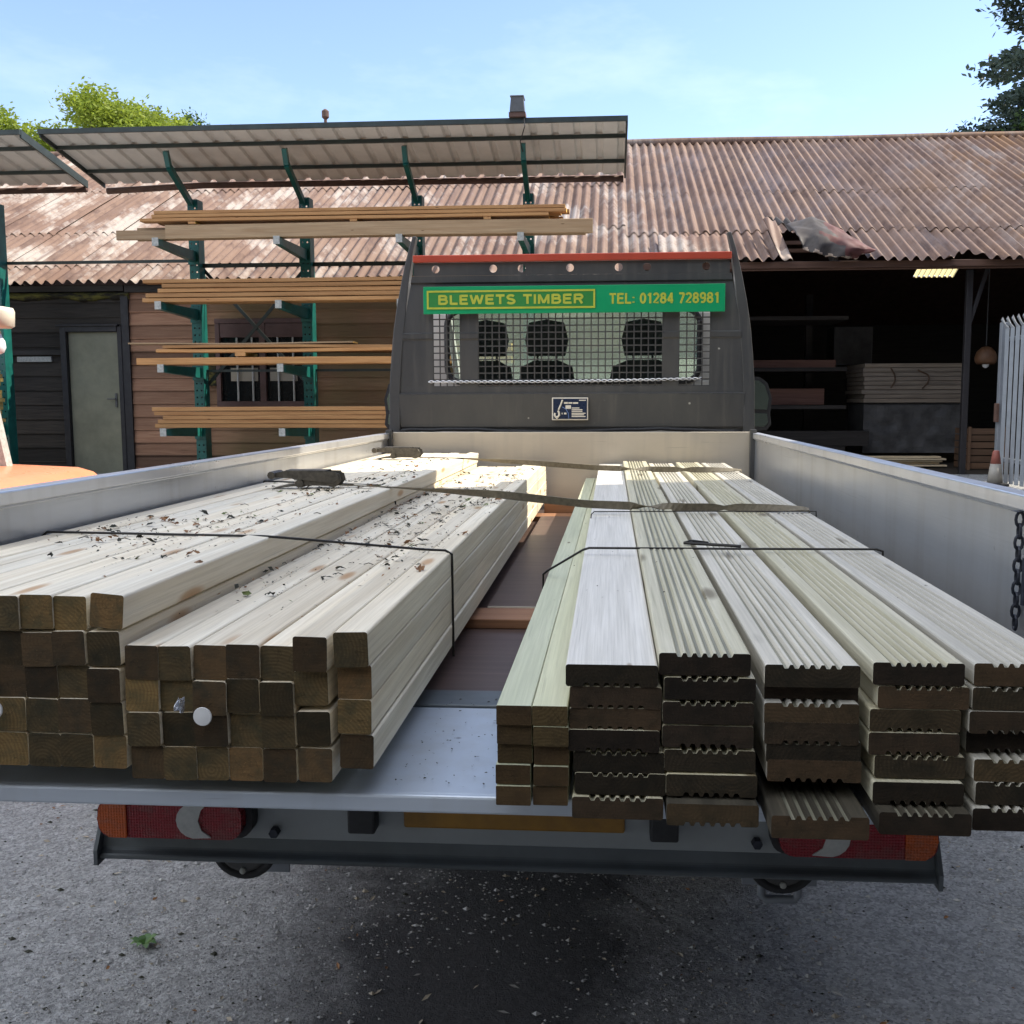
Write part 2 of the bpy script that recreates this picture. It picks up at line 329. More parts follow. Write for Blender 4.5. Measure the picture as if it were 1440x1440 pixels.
def m_glass(name, col, rough=.02):
    t = NT(name); t.b.inputs['Transmission Weight'].default_value = 1; t.b.inputs['IOR'].default_value = 1.02; t.b.inputs['Alpha'].default_value = 1
    return t.out(col, rough, 0, .6)
def m_thin(name, tint, dust=0):                                # a pane: mostly clear with a real reflection on top
    t = NT(name); tr = t.n('ShaderNodeBsdfTransparent'); tr.inputs[0].default_value = (*tint, 1)
    gl = t.n('ShaderNodeBsdfGlossy'); gl.inputs['Roughness'].default_value = .03
    fr = t.n('ShaderNodeFresnel'); fr.inputs[0].default_value = 1.45; mx = t.n('ShaderNodeMixShader')
    t.l(fr.outputs[0], mx.inputs[0]); t.l(tr.outputs[0], mx.inputs[1]); t.l(gl.outputs[0], mx.inputs[2])
    o = mx.outputs[0]
    if dust:
        tl = t.n('ShaderNodeBsdfTranslucent'); tl.inputs[0].default_value = (.8,.8,.72,1); m2 = t.n('ShaderNodeMixShader'); m2.inputs[0].default_value = dust; t.l(o, m2.inputs[1]); t.l(tl.outputs[0], m2.inputs[2]); o = m2.outputs[0]
    t.l(o, t.t.nodes['Material Output'].inputs[0]); return t.mat
M['pane'] = m_thin('tinted_pane', (.86,.92,.88)); M['screen'] = m_thin('dusty_windscreen', (.86,.92,.88), .10)
M['window_glass'] = m_plain('dark_window_glass', (.012,.014,.015), .08, 0, .2, 4)
M['mirror'] = m_plain('mirror_glass', (.20,.24,.22), .1, .8, .03, 4)

def m_asphalt():
    t = NT('rough_concrete_yard'); v = t.coord()
    n1 = t.noise(v, .9, 6, .6); n2 = t.noise(v, 14, 6, .7); n3 = t.noise(v, 160, 4, .7)
    c = t.mix(t.ramp(n1, [(.3, 0.), (.7, 1.)]), (.36,.365,.372), (.50,.502,.50))
    c = t.mix(t.ramp(n2, [(.42, .0), (.68, .7)]), c, (.24,.24,.238))
    c = t.mix(t.ramp(n3, [(.54, 0.), (.64, .9)]), c, (.50,.49,.46))
    ga = t.vor(v, 110); c = t.mix(1., c, t.ramp(ga.outputs['Color'], [(.1, .62), (.9, 1.3)]), 'MULTIPLY'); gv = t.vor(v, 60); c = t.mix(t.ramp(gv.outputs['Distance'], [(.03, .85), (.16, 0.)]), c, (.03,.03,.03))
    # soft-edged dark patch on the yard around the truck's tail
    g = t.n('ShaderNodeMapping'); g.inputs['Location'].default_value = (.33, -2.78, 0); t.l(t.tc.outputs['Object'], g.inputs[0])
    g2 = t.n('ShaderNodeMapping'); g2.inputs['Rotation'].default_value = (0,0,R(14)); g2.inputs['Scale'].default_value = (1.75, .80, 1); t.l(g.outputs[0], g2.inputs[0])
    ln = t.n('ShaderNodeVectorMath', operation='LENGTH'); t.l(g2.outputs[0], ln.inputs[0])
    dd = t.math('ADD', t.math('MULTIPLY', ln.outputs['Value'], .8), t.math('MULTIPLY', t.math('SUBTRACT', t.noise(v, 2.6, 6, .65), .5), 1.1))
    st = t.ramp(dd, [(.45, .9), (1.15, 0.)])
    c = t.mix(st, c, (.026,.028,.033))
    # cracks
    cv = t.n('ShaderNodeTexVoronoi', feature='DISTANCE_TO_EDGE'); cv.inputs['Scale'].default_value = .31
    dv = t.n('ShaderNodeMix', data_type='VECTOR'); dv.inputs[0].default_value = .12; t.l(v, dv.inputs[4])
    nn = t.n('ShaderNodeTexNoise'); nn.inputs['Scale'].default_value = 2.2; nn.inputs['Detail'].default_value = 6; t.l(v, nn.inputs['Vector']); t.l(nn.outputs['Color'], dv.inputs[5])
    t.l(dv.outputs[1], cv.inputs['Vector'])
    ck = t.ramp(cv.outputs['Distance'], [(.002, 1.), (.008, 0.)])
    c = t.mix(t.math('MULTIPLY', ck, t.ramp(t.noise(v, 1.3, 2), [(.52, 0.), (.62, .55)])), c, (.05,.05,.05))
    gr = t.n('ShaderNodeTexWave', wave_type='BANDS', bands_direction='X'); gr.inputs['Scale'].default_value = 4.2; gr.inputs['Distortion'].default_value = 2.; gr.inputs['Detail'].default_value = 3
    gm = t.n('ShaderNodeMapping'); gm.inputs['Rotation'].default_value = (0,0,R(-16)); t.l(v, gm.inputs[0]); t.l(gm.outputs[0], gr.inputs[0])
    h = t.math('ADD', t.math('MULTIPLY', n2, 1.), t.math('ADD', t.math('MULTIPLY', n3, .5), t.math('MULTIPLY', gr.outputs['Fac'], .05)))
    h = t.math('SUBTRACT', h, t.math('MULTIPLY', ck, .6)); h = t.math('SUBTRACT', h, t.math('MULTIPLY', t.ramp(gv.outputs['Distance'], [(.03, 1.), (.2, 0.)]), .5))
    t.bump(h, 1., .035)
    return t.out(c, .8, 0, .35)
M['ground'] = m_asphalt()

def m_roof():
    t = NT('rusted_corrugated_iron'); v = t.coord()
    st = t.noise(t.coord((9, .35, .35)), 1.2, 5, .6); n = t.noise(v, .55, 5, .6); n2 = t.noise(t.coord((2.5, .8, .8)), 2.2, 6, .7); fi = t.noise(v, 30, 4, .7)
    c = t.mix(t.ramp(st, [(.3, 0.), (.7, 1.)]), (.100,.048,.029), (.185,.112,.076))
    c = t.mix(t.ramp(n, [(.35, 0.), (.7, .8)]), c, (.195,.125,.086))
    c = t.mix(t.ramp(n2, [(.50, 0.), (.66, .85)]), c, (.062,.028,.018))
    # paler patches, mainly left and middle, rust bloom at the far right
    xyz = t.n('ShaderNodeSeparateXYZ'); t.l(v, xyz.inputs[0])
    wl = t.ramp(t.math('MULTIPLY', t.math('ADD', xyz.outputs[0], 10.), .05), [(.1, 1.), (.5, .9), (.56, .06), (.72, .04), (.8, .45)])
    wn = t.noise(t.coord((1.5, .8, .8), off=(5,3,1)), 1.1, 6, .7)
    c = t.mix(t.math('MULTIPLY', t.ramp(wn, [(.50, 0.), (.62, 1.)]), t.math('MULTIPLY', wl, .7)), c, (.42,.375,.325))
    on = t.noise(t.coord((1.2, .6, .6), off=(2,8,1)), 1.3, 6, .7); ox = t.ramp(t.math('MULTIPLY', t.math('ADD', xyz.outputs[0], 10.), .05), [(.7, 0.), (.8, 1.)])
    c = t.mix(t.math('MULTIPLY', t.ramp(on, [(.48, 0.), (.6, .8)]), ox), c, (.17,.082,.025))
    c = t.mix(t.ramp(fi, [(.55, 0.), (.75, .5)]), c, (.09,.045,.032))
    sk = t.noise(t.coord((16, .22, .22), off=(1,2,3)), 1.0, 4, .6); c = t.mix(t.ramp(sk, [(.52, 0.), (.64, .6)]), c, (.075,.035,.022))
    t.bump(fi, .25, .004)
    return t.out(c, t.ramp(wn, [(.4, .7), (.65, .42)]), 0, .4)
M['roof'] = m_roof()
M['flap_maroon'] = m_plain('maroon_sheet_underside', (.075,.022,.02), .75, .0, .4, 4, .2)
M['flap_grey'] = m_plain('grey_sheet_underside', (.05,.042,.039), .7, .2, .35, 5, .2)
M['flap_edge'] = m_plain('pale_torn_edge', (.3,.23,.18), .7, 0, .3, 14, .3)

def m_boards(name, c1, c2, h, moss=None, tonelo=.55):
    t = NT(name); xyz = t.n('ShaderNodeSeparateXYZ'); t.l(t.tc.outputs['Object'], xyz.inputs[0])
    fl = t.math('FLOOR', t.math('DIVIDE', xyz.outputs[2], h)); wn = t.n('ShaderNodeTexWhiteNoise', noise_dimensions='1D'); t.l(fl, wn.inputs['W'])
    cmb = t.n('ShaderNodeCombineXYZ'); t.l(t.math('MULTIPLY', wn.outputs[0], 50.), cmb.inputs[0])
    a = t.n('ShaderNodeVectorMath', operation='ADD'); t.l(t.tc.outputs['Object'], a.inputs[0]); t.l(cmb.outputs[0], a.inputs[1])
    mp = t.n('ShaderNodeMapping'); mp.inputs['Scale'].default_value = (1.2, 10, 22); t.l(a.outputs[0], mp.inputs[0])
    n = t.noise(mp.outputs[0], 2., 6, .65, .5); c = t.mix(t.ramp(n, [(.3, 0.), (.7, 1.)]), c1, c2)
    c = t.mix(1., c, t.ramp(wn.outputs[0], [(0., tonelo), (1., 1.2)]), 'MULTIPLY')
    kv = t.vor(mp.outputs[0], .9); c = t.mix(t.ramp(kv.outputs['Distance'], [(.05, .8), (.1, 0.)]), c, tuple(q*.25 for q in c1))
    if moss:
        mx = t.ramp(t.math('MULTIPLY', t.math('ADD', xyz.outputs[0], 10.), .1), moss[1])
        c = t.mix(t.math('MULTIPLY', mx, t.ramp(t.noise(t.coord(), 1.5, 5), [(.3, .3), (.7, 1.)])), c, moss[0])
    t.bump(n, .4, .01); return t.out(c, .75, 0, .3)
M['wall_black'] = m_boards('tarred_weatherboard', (.022,.018,.014), (.055,.045,.036), .19)
M['wall_red'] = m_boards('weathered_reddish_boards', (.25,.125,.075), (.37,.21,.13), .17, ((.19,.15,.065), [(.46, 0.), (.52, .8)]), .38)
def m_moss():
    t = NT('mossy_board'); n = t.noise(t.coord((1, 1, 3)), 5, 7, .7); c = t.mix(t.ramp(n, [(.44, 0.), (.6, 1.)]), (.03,.026,.02), (.15,.135,.035)); t.bump(n, .8, .03); return t.out(c, .95, 0, .2)
M['moss'] = m_moss()
M['door'] = m_plain('faded_green_door', (.20,.195,.135), .7, 0, .22, 3, .1)
M['frame_black'] = m_plain('black_door_frame', (.016,.014,.016), .6, 0, .3, 8)
M['win_frame'] = m_plain('reddish_window_frame', (.10,.05,.042), .6, 0, .2, 8)
M['blind_slat'] = m_plain('beige_blind', (.36,.31,.24), .8, 0, .06, 5)
M['white_bar'] = m_plain('white_window_bar', (.5,.48,.45), .6, 0, .1, 10)
M['pack_wrap'] = m_wood('wrapped_sheet_pack', (.24,.20,.17), (.38,.32,.26), (.10,.05,.04), .1, axis=0, fine=25, knots=.01)
M['pack_dark'] = m_plain('dark_plastic_wrap', (.085,.082,.082), .35, 0, .4, 5, .3)
M['crate'] = m_wood('brown_crate_timber', (.11,.065,.04), (.17,.10,.065), (.03,.02,.01), .2, axis=0)
M['beam_dim'] = m_wood('brown_stacked_beam', (.26,.13,.095), (.36,.19,.14), (.05,.02,.02), .2, axis=0)
M['lath_pale'] = m_wood('pale_lath', (.62,.5,.33), (.75,.63,.45), (.2,.12,.06), .2, axis=0)
def m_leaf(name, c, var=.5, trans=.35):
    t = NT(name); n = t.noise(t.coord(), 1.7, 4); f = t.noise(t.coord(), 9, 2)
    col = t.mix(t.ramp(n, [(.3, 0.), (.7, 1.)]), tuple(q*(1-var*.6) for q in c), tuple(q*(1+var) for q in c))
    col = t.mix(t.ramp(f, [(.4, 0.), (.7, .6)]), col, (c[0]*1.5, c[1]*1.25, c[2]*.6))
    t.out(col, .55, 0, .25)
    tr = t.n('ShaderNodeBsdfTranslucent'); t.l(col, tr.inputs[0]); mx = t.n('ShaderNodeMixShader'); mx.inputs[0].default_value = trans
    t.l(t.b.outputs[0], mx.inputs[1]); t.l(tr.outputs[0], mx.inputs[2]); t.l(mx.outputs[0], t.t.nodes['Material Output'].inputs[0]); return t.mat
M['leaf_bright'] = m_leaf('bright_green_leaf', (.19,.25,.035), .45, .5)
M['leaf_dark'] = m_leaf('dark_bluish_leaf', (.038,.060,.050), .5, .25)
M['leaf_mid'] = m_leaf('mid_green_leaf', (.045,.085,.022))
def m_translucent(name, c):
    t = NT(name); tr = t.n('ShaderNodeBsdfTranslucent'); tr.inputs[0].default_value = (*c, 1); t.out(c, .6)
    mx = t.n('ShaderNodeMixShader'); mx.inputs[0].default_value = .75
    t.l(t.b.outputs[0], mx.inputs[1]); t.l(tr.outputs[0], mx.inputs[2]); t.l(mx.outputs[0], t.t.nodes['Material Output'].inputs[0]); return t.mat
M['rooflight'] = m_translucent('yellowed_rooflight', (.55,.47,.25))
M['lamp_globe'] = m_plain('white_globe_glass', (.75,.76,.78), .08, 0, .04, 10)
M['basket'] = m_plain('dull_orange_shade', (.11,.05,.022), .6, 0, .2, 12)
M['tag_white'] = m_plain('white_plastic_tag', (.62,.62,.62), .45, 0, .04, 60)
M['foil'] = m_plain('torn_foil', (.7,.72,.78), .25, .8, .1, 60)
M['stone_grey'] = m_plain('grey_grit', (.30,.298,.295), .9, 0, .4, 15)
M['stone_pale'] = m_plain('pale_grit', (.34,.335,.315), .85, 0, .3, 15)
M['chip'] = m_plain('wood_chip', (.3,.26,.2), .9, 0, .4, 15)
M['dead_leaf'] = m_plain('dry_brown_leaf', (.20,.095,.035), .8, 0, .4, 30)
M['dark_bit'] = m_plain('dark_bud_debris', (.028,.028,.018), .9, 0, .5, 30)
M['green_bit'] = m_plain('green_leaf_bit', (.10,.13,.03), .7, 0, .4, 30)

# ------------------------------------------------------------------ ground
def gz(y):
    t = min(1, max(0, (y-6.8)/4.6)); return .56*t*t*(3-2*t)
g = MB(); xs = [-160,-60,-25,-12,-6,-3,0,3,6,12,25,60,160]; ys = [-160,-40,-10,0,2,4,6]+[6.8+.4*i for i in range(13)]+[13,16,20,30,60,160,300]
for i in range(len(xs)-1):
    for j in range(len(ys)-1):
        g.add([(xs[i],ys[j],gz(ys[j])),(xs[i+1],ys[j],gz(ys[j])),(xs[i+1],ys[j+1],gz(ys[j+1])),(xs[i],ys[j+1],gz(ys[j+1]))], [(0,1,2,3)])
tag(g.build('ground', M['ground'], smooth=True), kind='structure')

# ------------------------------------------------------------------ the long shed with the rusty roof
RS = math.tan(R(25)); YE, ZE = 13.5, 3.33                 # right eave; slope 25 degrees
YR = 19.74; ZR = ZE + (YR-YE)*RS
def slope(y): return ZE + (y-YE)*RS
shed = empty('timber_shed', (-1, 16, .56), 'long timber shed under a rusty corrugated iron roof with one torn bay', 'shed')
PITCH = .14; AMP = .029
rf = MB()
rnd = random.Random(3)
def sheet(x0, x1, y0, y1, lift, ragged=0, ph=0, skip=None):
    n = max(2, int(round((x1-x0)/PITCH*8))); ny = 5; tilt = rnd.uniform(-.006, .006); dy = rnd.uniform(-.03, .03)
    cols = []
    for i in range(n+1):
        x = x0+(x1-x0)*i/n
        rg = ragged*(max(0, mnoise.noise((x*1.9, 7.3, 0)))*.45 + max(0, mnoise.noise((x*8, 2.1, 0)))*.10)
        droop = ragged*.05*mnoise.noise((x*1.3, .4, 2))
        col = []
        for j in range(ny+1):
            y = y0+dy+rg + (y1-y0-dy-rg)*j/ny
            c = math.sin(2*math.pi*x/PITCH)*AMP
            z = slope(y)+lift+tilt*(i/n-.5)*2 + c*.9 + (droop*(1-j/ny)**2) + .012*mnoise.noise((x*.6, y*.8, 4))
            col.append((x, y - c*.42, z))
        cols.append(col)
    vs = [p for c in cols for p in c]; w = ny+1
    rf.add(vs, [(i*w+j, (i+1)*w+j, (i+1)*w+j+1, i*w+j+1) for i in range(n) for j in range(ny)])
HX0, HX1 = 2.10, 3.22
laps = [14.62, 16.5, YR-.02]
def strip(xa, xb, rows, ragged):
    x = xa
    while x < xb-.05:
        x2 = min(xb, x+.98)
        for r, (y0, y1) in enumerate(rows):
            if r == 0 and ragged and HX0-.01 < (x+x2)/2 < HX1+.01: continue
            sheet(x, x2+.03, y0-(0 if r == 0 else .10), y1, .012*(r+1)+rnd.uniform(0, .012), ragged if r == 0 else 0)
        x = x2
strip(.20, HX0, [(YE-.12, laps[0]), (laps[0], laps[1]), (laps[1], laps[2])], .8)
strip(HX0, HX1, [(YE-.12, laps[0]), (laps[0], laps[1]), (laps[1], laps[2])], .8)
strip(HX1, 14.4, [(YE-.12, laps[0]), (laps[0], laps[1]), (laps[1], laps[2])], .9)
strip(-14., .18, [(12.95, 13.55), (13.55, 14.9), (14.9, 17.1), (17.1, laps[2])], 0)
rear = MB()
rfo = rf.build('roof', M['roof'], shed, origin=(0,0,0), smooth=True, fixn=False)
rb = MB()                                              # rear slope, with a slot left for the rooflight
LX0, LX1, LY0, LY1 = 6.75, 7.65, 23.42, 23.95
def rz(y): return ZR-(y-YR)*RS
def rq(x0, x1, y0, y1): rb.add([(x0,y0,rz(y0)),(x1,y0,rz(y0)),(x1,y1,rz(y1)),(x0,y1,rz(y1))], [(0,1,2,3)])
rq(-14, LX0, YR, 26); rq(LX1, 14.4, YR, 26); rq(LX0, LX1, YR, LY0); rq(LX0, LX1, LY1, 26)
rb.build('rear_roof', M['iron'], shed, origin=(0,0,0), solid=.03)
rl = MB(); rl.grid(lambda u, v: (LX0+(LX1-LX0)*u, LY0+(LY1-LY0)*v, rz(LY0+(LY1-LY0)*v)+.03*math.sin(u*2*math.pi*8)), 64, 2)
rl.build('rooflight', M['rooflight'], shed, origin=(0,0,0), smooth=True)
rc = MB(); rc.tube([(x, YR+.02, ZR+.045+.018*mnoise.noise((x*.35, 0, 0))) for x in [-14+.6*i for i in range(48)]], .085, 8)
rc.build('ridge_cap', M['roof'], shed, origin=(0,0,0), smooth=True)
fa = MB(); fa.box(.2, 14.4, 13.52, 13.60, 3.215, 3.30); fa.box(.2, 14.4, 13.55, 13.585, 3.19, 3.2149)
fa.build('eave_beam', M['fascia'], shed, origin=(0,0,0), bevel=.006)
fa = MB(); fa.box(-14, -6.32, 13.12, 13.18, 2.98, 3.06); fa.box(-6.3, .2, 13.10, 13.16, 2.96, 3.05)
fa.build('eave_board', M['dark_wood'], shed, origin=(0,0,0), bevel=.006)
# rafters and purlins seen in the torn bay and up in the dark
rp = MB()
for x in [.6+1.15*i for i in range(12)]: rp.bar((x, 13.75, slope(13.75)-.12), (x, YR, ZR-.12), .06, .12)
rp.build('rafters', M['dark_wood'], shed, origin=(0,0,0))
rp = MB()
for y in (13.98, 14.30, 15.9, 17.6, 19.2): rp.box(.2, 14.4, y, y+.06, slope(y)-.075, slope(y)-.03)
rp.build('purlins', M['fascia'], shed, origin=(0,0,0))
# posts of the open front
for x in (4.64, .95, 9.4):
    p = MB(); p.box(x-.04, x+.04, 13.86, 13.94, .5, 3.215); p.bar((x+.0, 13.9, 2.45), (x+.22, 13.9, 3.22), .04, .05)
    p.build('post', M['frame_black'], shed, bevel=.008)
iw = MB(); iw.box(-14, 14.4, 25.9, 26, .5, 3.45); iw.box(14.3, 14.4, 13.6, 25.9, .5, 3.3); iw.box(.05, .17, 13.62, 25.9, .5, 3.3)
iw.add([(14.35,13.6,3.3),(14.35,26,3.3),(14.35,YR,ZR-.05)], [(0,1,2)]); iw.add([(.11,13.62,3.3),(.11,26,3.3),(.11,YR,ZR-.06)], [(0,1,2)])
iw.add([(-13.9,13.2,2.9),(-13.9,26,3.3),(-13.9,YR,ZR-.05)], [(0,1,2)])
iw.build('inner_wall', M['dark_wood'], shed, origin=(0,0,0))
fl = MB(); fl.box(.2, 14.3, 13.9, 25.9, .50, .575); fl.build('shed_floor', M['wall_black'], shed, origin=(0,0,0))
# weatherboarded walls on the left
def boards(x0, x1, y, z0, z1, h, m, name):
    b = MB(); z = math.floor(z0/h)*h
    while z < z1-.005:
        zt = min(z+h, z1); w = rnd.uniform(-.004, .004); n = 10
        def f(u, v, z=z, zt=zt, w=w):
            x = x0+(x1-x0)*u; return (x, y - .022*(1-v) + w*math.sin(x*1.3+z*9), z+(zt-z)*v - (.012 if v == 0 else 0))
        b.grid(f, n, 1); b.add([(x0,y-.022,z-.012),(x1,y-.022,z-.012),(x1,y+.02,z-.012),(x0,y+.02,z-.012)], [(0,1,2,3)]); z += h
    return b.build(name, m, shed, origin=(0,0,0), fixn=False)
boards(-14, -7.19, 13.2, .5, 2.98, .19, M['wall_black'], 'black_wall')
boards(-7.19, -6.33, 13.2, 2.53, 2.98, .19, M['wall_black'], 'black_wall')
boards(-6.30, .18, 13.17, .5, 2.96, .17, M['wall_red'], 'board_wall')
k = MB(); k.box(-6.37, -6.27, 13.12, 13.24, .5, 2.955); k.box(-14, .18, 13.30, 13.42, .5, 3.0); k.build('wall_lining', M['frame_black'], shed, origin=(0,0,0))
ms = MB(); ms.grid(lambda u, v: (-8.25+2.0*u, 13.165-.05*v*(1-v)*4-.012*mnoise.noise((u*14, v*2, 0)), 2.972-(.09+.06*mnoise.noise((u*5, 1, 1))+.02*mnoise.noise((u*23, 4, 1)))*v), 60, 6)
ms.build('mossy_board', M['moss'], shed, smooth=True, solid=.01)
df = MB(); df.box(-7.20, -7.12, 13.10, 13.22, .5, 2.53); df.box(-6.43, -6.37, 13.11, 13.22, .5, 2.53); df.box(-7.12, -6.43, 13.10, 13.2, 2.46, 2.56); df.box(-7.24, -6.40, 13.07, 13.1, 2.53, 2.555)
df = df.build('door_frame', M['frame_black'], shed, bevel=.006)
dr = MB(); dr.box(-7.117, -6.433, 13.165, 13.20, .56, 2.457); dr = dr.build('door', M['door'], shed, bevel=.004)
dh = MB(); dh.box(-6.51, -6.485, 13.145, 13.164, 1.48, 1.66); dh.tube([(-6.497,13.15,1.585),(-6.497,13.12,1.585),(-6.60,13.115,1.585)], .008, 8); dh.build('handle', M['lamp_grey'], dr)
vp = MB(); vp.box(-7.83, -7.36, 13.155, 13.185, 2.075, 2.145); vp.box(-8.1, -7.9, 13.155, 13.185, 2.085, 2.14); vp.build('letter_slot', M['worn_white'], shed, bevel=.003)
hb_ = MB(); hb_.box(-8.3, -7.22, 13.135, 13.17, 2.165, 2.225); hb_.build('cover_strip', M['dark_wood'], shed)
wx0, wx1, wz0, wz1 = -5.04, -3.92, 1.55, 2.55
wf = MB(); wf.box(wx0-.06, wx1+.06, 13.06, 13.15, wz1, wz1+.06); wf.box(wx0-.06, wx1+.06, 13.06, 13.15, wz0-.07, wz0)
for x in (wx0-.06, (wx0+wx1)/2-.04, wx1): wf.box(x, x+(.08 if abs(x-(wx0+wx1)/2) < .1 else .06), 13.065, 13.15, wz0, wz1)
wf.box(wx0, wx1, 13.075, 13.15, wz1-.18, wz1-.001); wf = wf.build('window', M['win_frame'], shed, bevel=.004)
wg = MB(); wg.box(wx0, wx1, 13.125, 13.135, wz0, wz1-.18); wg.build('pane', M['window_glass'], wf)
for x in (wx0+.12, (wx0+wx1)/2+.08):
    wb = MB(); wb.box(x, x+.36, 13.112, 13.124, wz0+.26, wz0+.43); wb.build('blind', M['blind_slat'], wf)
wb = MB()
for x in (wx0+.22, wx0+.42, (wx0+wx1)/2+.2, (wx0+wx1)/2+.40): wb.tube([(x, 13.09, wz0), (x, 13.09, wz1-.1)], .013, 8)
for x in (wx0+.22, (wx0+wx1)/2+.2):
    for z in (wz1-.10, wz1-.17): wb.box(x, x+.2, 13.084, 13.096, z-.01, z+.008)
wb.build('window_bars', M['white_bar'], wf)
hd = MB(); hd.box(wx0-.2, wx0-.075, 13.09, 13.15, wz0+.2, wz0+.62); hd.build('meter_box', M['moss'], shed)
dp = MB(); dp.tube([(-5.32, 13.10, .5), (-5.32, 13.10, 2.9)], .035, 10); dp.build('downpipe', M['black'], shed, smooth=True)
# torn sheet: curled flap, folded corner and a hanging strip, bent real sheet with thickness
def lerp(a, b, t): return a+(b-a)*t
def poly(pts, t):
    n = len(pts)-1; i = min(int(t*n), n-1); f = t*n-i
    return tuple(lerp(pts[i][k], pts[i+1][k], f) for k in range(3))
ft = [(2.30,14.02,3.84),(2.62,13.95,3.93),(2.86,13.75,3.78),(3.08,13.62,3.60),(3.33,13.50,3.42)]
fb = [(2.42,13.40,3.44),(2.56,13.36,3.37),(2.78,13.34,3.33),(3.02,13.36,3.30),(3.24,13.40,3.37)]
def flap(u, v):
    a = poly(ft, u); b = poly(fb, u); q = [lerp(a[k], b[k], v) for k in range(3)]
    bul = math.sin(math.pi*v)*.16 + .05*math.sin(u*17+v*4)*v
    q[1] -= bul; q[2] += .02*mnoise.noise((u*9, v*7, 3)) + .03*mnoise.noise((u*14, 1, 1))*v**3; q[0] += .03*mnoise.noise((u*4, v*5, 8)); return q
fm = MB(); fm.grid(flap, 44, 24)
for i, f in enumerate(fm.f):
    u = (i//24)/44; v = (i%24)/24
    fm.m[i] = 2 if v > .93-.05*math.sin(u*31) else (0 if u+.25*mnoise.noise((u*5, v*5, 0)) > .40 and not (v > .6 and u < .62) else 1)
fm.build('torn_flap', [M['flap_maroon'], M['flap_grey'], M['flap_edge']], shed, smooth=True, solid=.004)
fm = MB(); fm.grid(lambda u, v: (2.06+.42*u+.05*v, 14.35-.38*u*v-.30*v*u, 3.98-.10*u*.4-.32*v*u+.04*math.sin(u*20)), 20, 12)
fm.build('folded_corner', M['flap_grey'], shed, smooth=True, solid=.004)
fm = MB(); fm.grid(lambda u, v: (2.03+.16*u+.10*v*v, 14.25-.9*v-.05*math.sin(u*3.14), 3.95-.62*v**1.15+.03*math.sin(u*6+v*3)-.06*v*u), 10, 24)
for i in range(len(fm.f)): fm.m[i] = 1 if (i%24) > 18 else 0
fm.build('torn_strip', [M['roof'], M['flap_edge']], shed, smooth=True, solid=.004)
# loose sheet lying on the roof and two stub pipes
fm = MB(); fm.grid(lambda u, v: (.62+.98*u, 13.44+.62*v, slope(13.44+.62*v)+.05+.08*v+.021*math.sin(2*math.pi*u*7)), 56, 3)
lo_ = fm.build('loose_roof_sheet', M['roof'], origin=(1.1, 13.7, 3.5), smooth=True, solid=.004); tag(lo_, 'loose corrugated sheet lying raised on the roof edge above the headboard', 'metal sheet')
vp = MB(); vp.tube([(-3.14, 15.0, slope(15)-.05), (-3.14, 15.0, slope(15)+.24)], .045, 10); vp.lathe((-3.14,15,slope(15)+.24), [(.045,0),(.12,.0),(.12,.025),(.02,.06)], n=14); vp.build('vent_pipe', M['iron'], shed, smooth=False)
vp = MB(); vp.tube([(-5.4, YR, ZR), (-5.4, YR, ZR+.75)], .03, 8); vp.lathe((-5.4,YR,ZR+.6), [(.02,0),(.07,.05),(.07,.16),(.02,.2)], n=10); vp.build('roof_finial', M['iron'], shed)

# ------------------------------------------------------------------ things inside the open bay
def solidbox(name, b, mats, label, cat, bevel=.006, group=None):
    x0, x1, y0, y1, z0, z1 = b; m = MB(); m.box(*b)
    return tag(m.build(name, mats, origin=((x0+x1)/2, (y0+y1)/2, z0), bevel=bevel), label, cat, group)
pk = empty('sheet_pack', (4.5, 16.4, 1.5), 'grey-brown pack of sheet boards resting on a dark wrapped pack in the open bay', 'timber pack')
rr = random.Random(5)
for i in range(9):
    m = MB(); z = 1.50+i*.066; o = rr.uniform(-.03, .02); m.box(3.84+o, 5.34+rr.uniform(-.01,.01), 15.95+rr.uniform(0,.03), 17.1, z, z+.060); m.build('sheet_layer', M['pack_wrap'], pk, bevel=.004)
m = MB(); m.tube([(4.27+.07*math.sin(k*.25)-.05, 15.944, 2.02-.30*k/12) for k in range(13)], .011, 6); m.build('painted_marking', M['crate'], pk)
m = MB(); m.tube([(4.62+.17*math.sin(k*math.pi/14), 15.944, 2.01-.28*k/12-.02*math.cos(k*.5)) for k in range(13)], .011, 6); m.build('painted_marking', M['crate'], pk)
m = MB(); m.grid(lambda u, v: (3.85+1.5*u, 15.98+.03*mnoise.noise((u*7, v*4, 0)), .74+.72*v), 30, 16); m.box(3.87, 5.33, 16.04, 17.1, .74, 1.485)
tag(m.build('wrapped_pack', M['pack_dark'], origin=(4.6,16.5,.7), smooth=False), 'dark plastic wrapped pack of timber under the grey-brown pack in the open bay', 'timber pack')
rr = random.Random(8)
for i in range(5):
    z = .60+.03*i; m = MB(); m.box(3.6+rr.uniform(-.1,.2), 4.72+rr.uniform(-.05,.06), 14.9+rr.uniform(0,.1), 15.02+rr.uniform(0,.1), z, z+.022)
    tag(m.build('pale_lath', [M['lath_pale']], origin=(4.2,15,z)), 'pale lath on the shed floor below the dark wrapped pack, %s from the bottom' % ORD[i], 'lath', 'pale laths on the shed floor')
